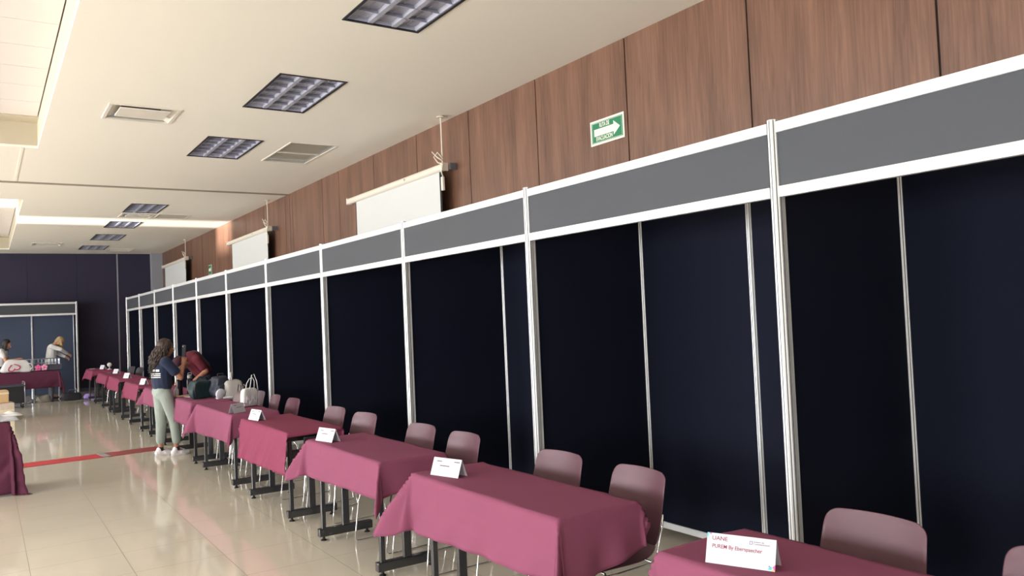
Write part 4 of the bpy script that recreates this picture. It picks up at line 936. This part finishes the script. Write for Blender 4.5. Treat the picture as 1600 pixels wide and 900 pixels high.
# pink flower-like bows
for k, (x, z, mm) in enumerate(((1.07, 0, 'pink'), (1.20, 0, 'pinkl'))):
    r = thing('gift_bow', 'bright pink foil bow beside the heart bag' if k == 0 else 'paler pink foil bow right of the bright one', 'bow', (x, 22.38, TZ), 0)
    for i in range(5):
        a = math.pi/2+i*2*math.pi/5; MB().ell((.042*math.cos(a), 0, .085+.048*math.sin(a)), .034, .024, .034).build('petal', mm, r, smooth=True)
    MB().ell((0, -.01, .085), .02, .022, .02).build('knot', 'pink', r, smooth=True)
# grey crate with wire basket and long rail
r = thing('crate', 'dark grey crate standing on the back table', 'crate', (1.36, 22.55, TZ)); b = MB(); b.box(-.2, -.15, 0, .2, .15, .01); b.box(-.2, -.15, 0, .2, -.14, .13); b.box(-.2, .14, 0, .2, .15, .13); b.box(-.2, -.14, 0, -.19, .14, .13); b.box(.19, -.14, 0, .2, .14, .13); b.build('crate_body', 'crate', r)
b = MB(); b.box(-.21, -.16, .12, .21, -.14, .14); b.box(-.21, .14, .12, .21, .16, .14); b.box(-.21, -.14, .12, -.19, .14, .14); b.box(.19, -.14, .12, .21, .14, .14); b.build('crate_rim', 'crate', r)
r = thing('wire_cart', 'silver wire basket cart behind the back table', 'cart', (1.25, 22.98, 0))
b = MB()
for z in (.75, .84, .93, 1.03):
    b.tube([(-.3, -.14, z), (.3, -.14, z), (.3, .14, z), (-.3, .14, z)], .006, n=5, closed=True)
for i in range(9):
    x = -.3+.075*i
    for yy in (-.14, .14): b.cyl((x, yy, .75), (x, yy, 1.03), .004, n=5)
    b.cyl((x, -.14, .75), (x, .14, .75), .004, n=5)
b.build('basket', 'silver', r)
for sx in (-1, 1):
    for sy in (-1, 1): MB().cyl((sx*.29, sy*.13, .04), (sx*.29, sy*.13, 1.03), .010, n=8).build('leg', 'silver', r); MB().cyl((sx*.29-.012, sy*.13, .03), (sx*.29+.012, sy*.13, .03), .03, n=14).build('wheel', 'rubber', r)
MB().tube([(.3, -.14, 1.04), (-.55, -.14, 1.03), (-.58, -.14, .98)], .011, n=8).build('push_rail', 'silver', r, smooth=True)
# floor things
r = thing('bag', 'crumpled grey bag on the floor under the back table', 'bag', (1.18, 22.5, 0), .2); soft_box(.34, .22, .15, .05, 7, 61, .7).build('bag_body', 'greybag', r, smooth=True); MB().tube([(-.15, -.05, .05), (-.28, -.1, .06), (-.36, -.05, .02)], .009, n=6).build('strap', 'greybag', r, smooth=True)
r = thing('duffel_bag', 'black duffel bag on the floor right of the back table', 'bag', (1.76, 22.25, 0), -.05); soft_box(.44, .22, .19, .02, 7, 71, .85).build('bag_body', 'greyblk', r, smooth=True)
MB().tube([(-.1, -.02, .17), (-.06, -.03, .26), (.06, -.03, .26), (.1, -.02, .17)], .010, n=6).build('handle', 'greydark', r, smooth=True); MB().tube([(-.2, -.06, .15), (-.29, -.08, .07), (-.25, -.1, .012)], .008, n=6).build('strap', 'silver', r, smooth=True)
r = thing('bundle', 'lilac cloth bundle on the floor by the booth corner', 'cloth', (2.14, 22.15, 0), -.2); soft_box(.30, .24, .13, .05, 8, 81, .6).build('cloth_body', 'purple', r, smooth=True); soft_box(.16, .2, .035, .015, 9, 82, .6).build('loose_end', 'purple', r, smooth=True, loc=(.16, -.08, 0))
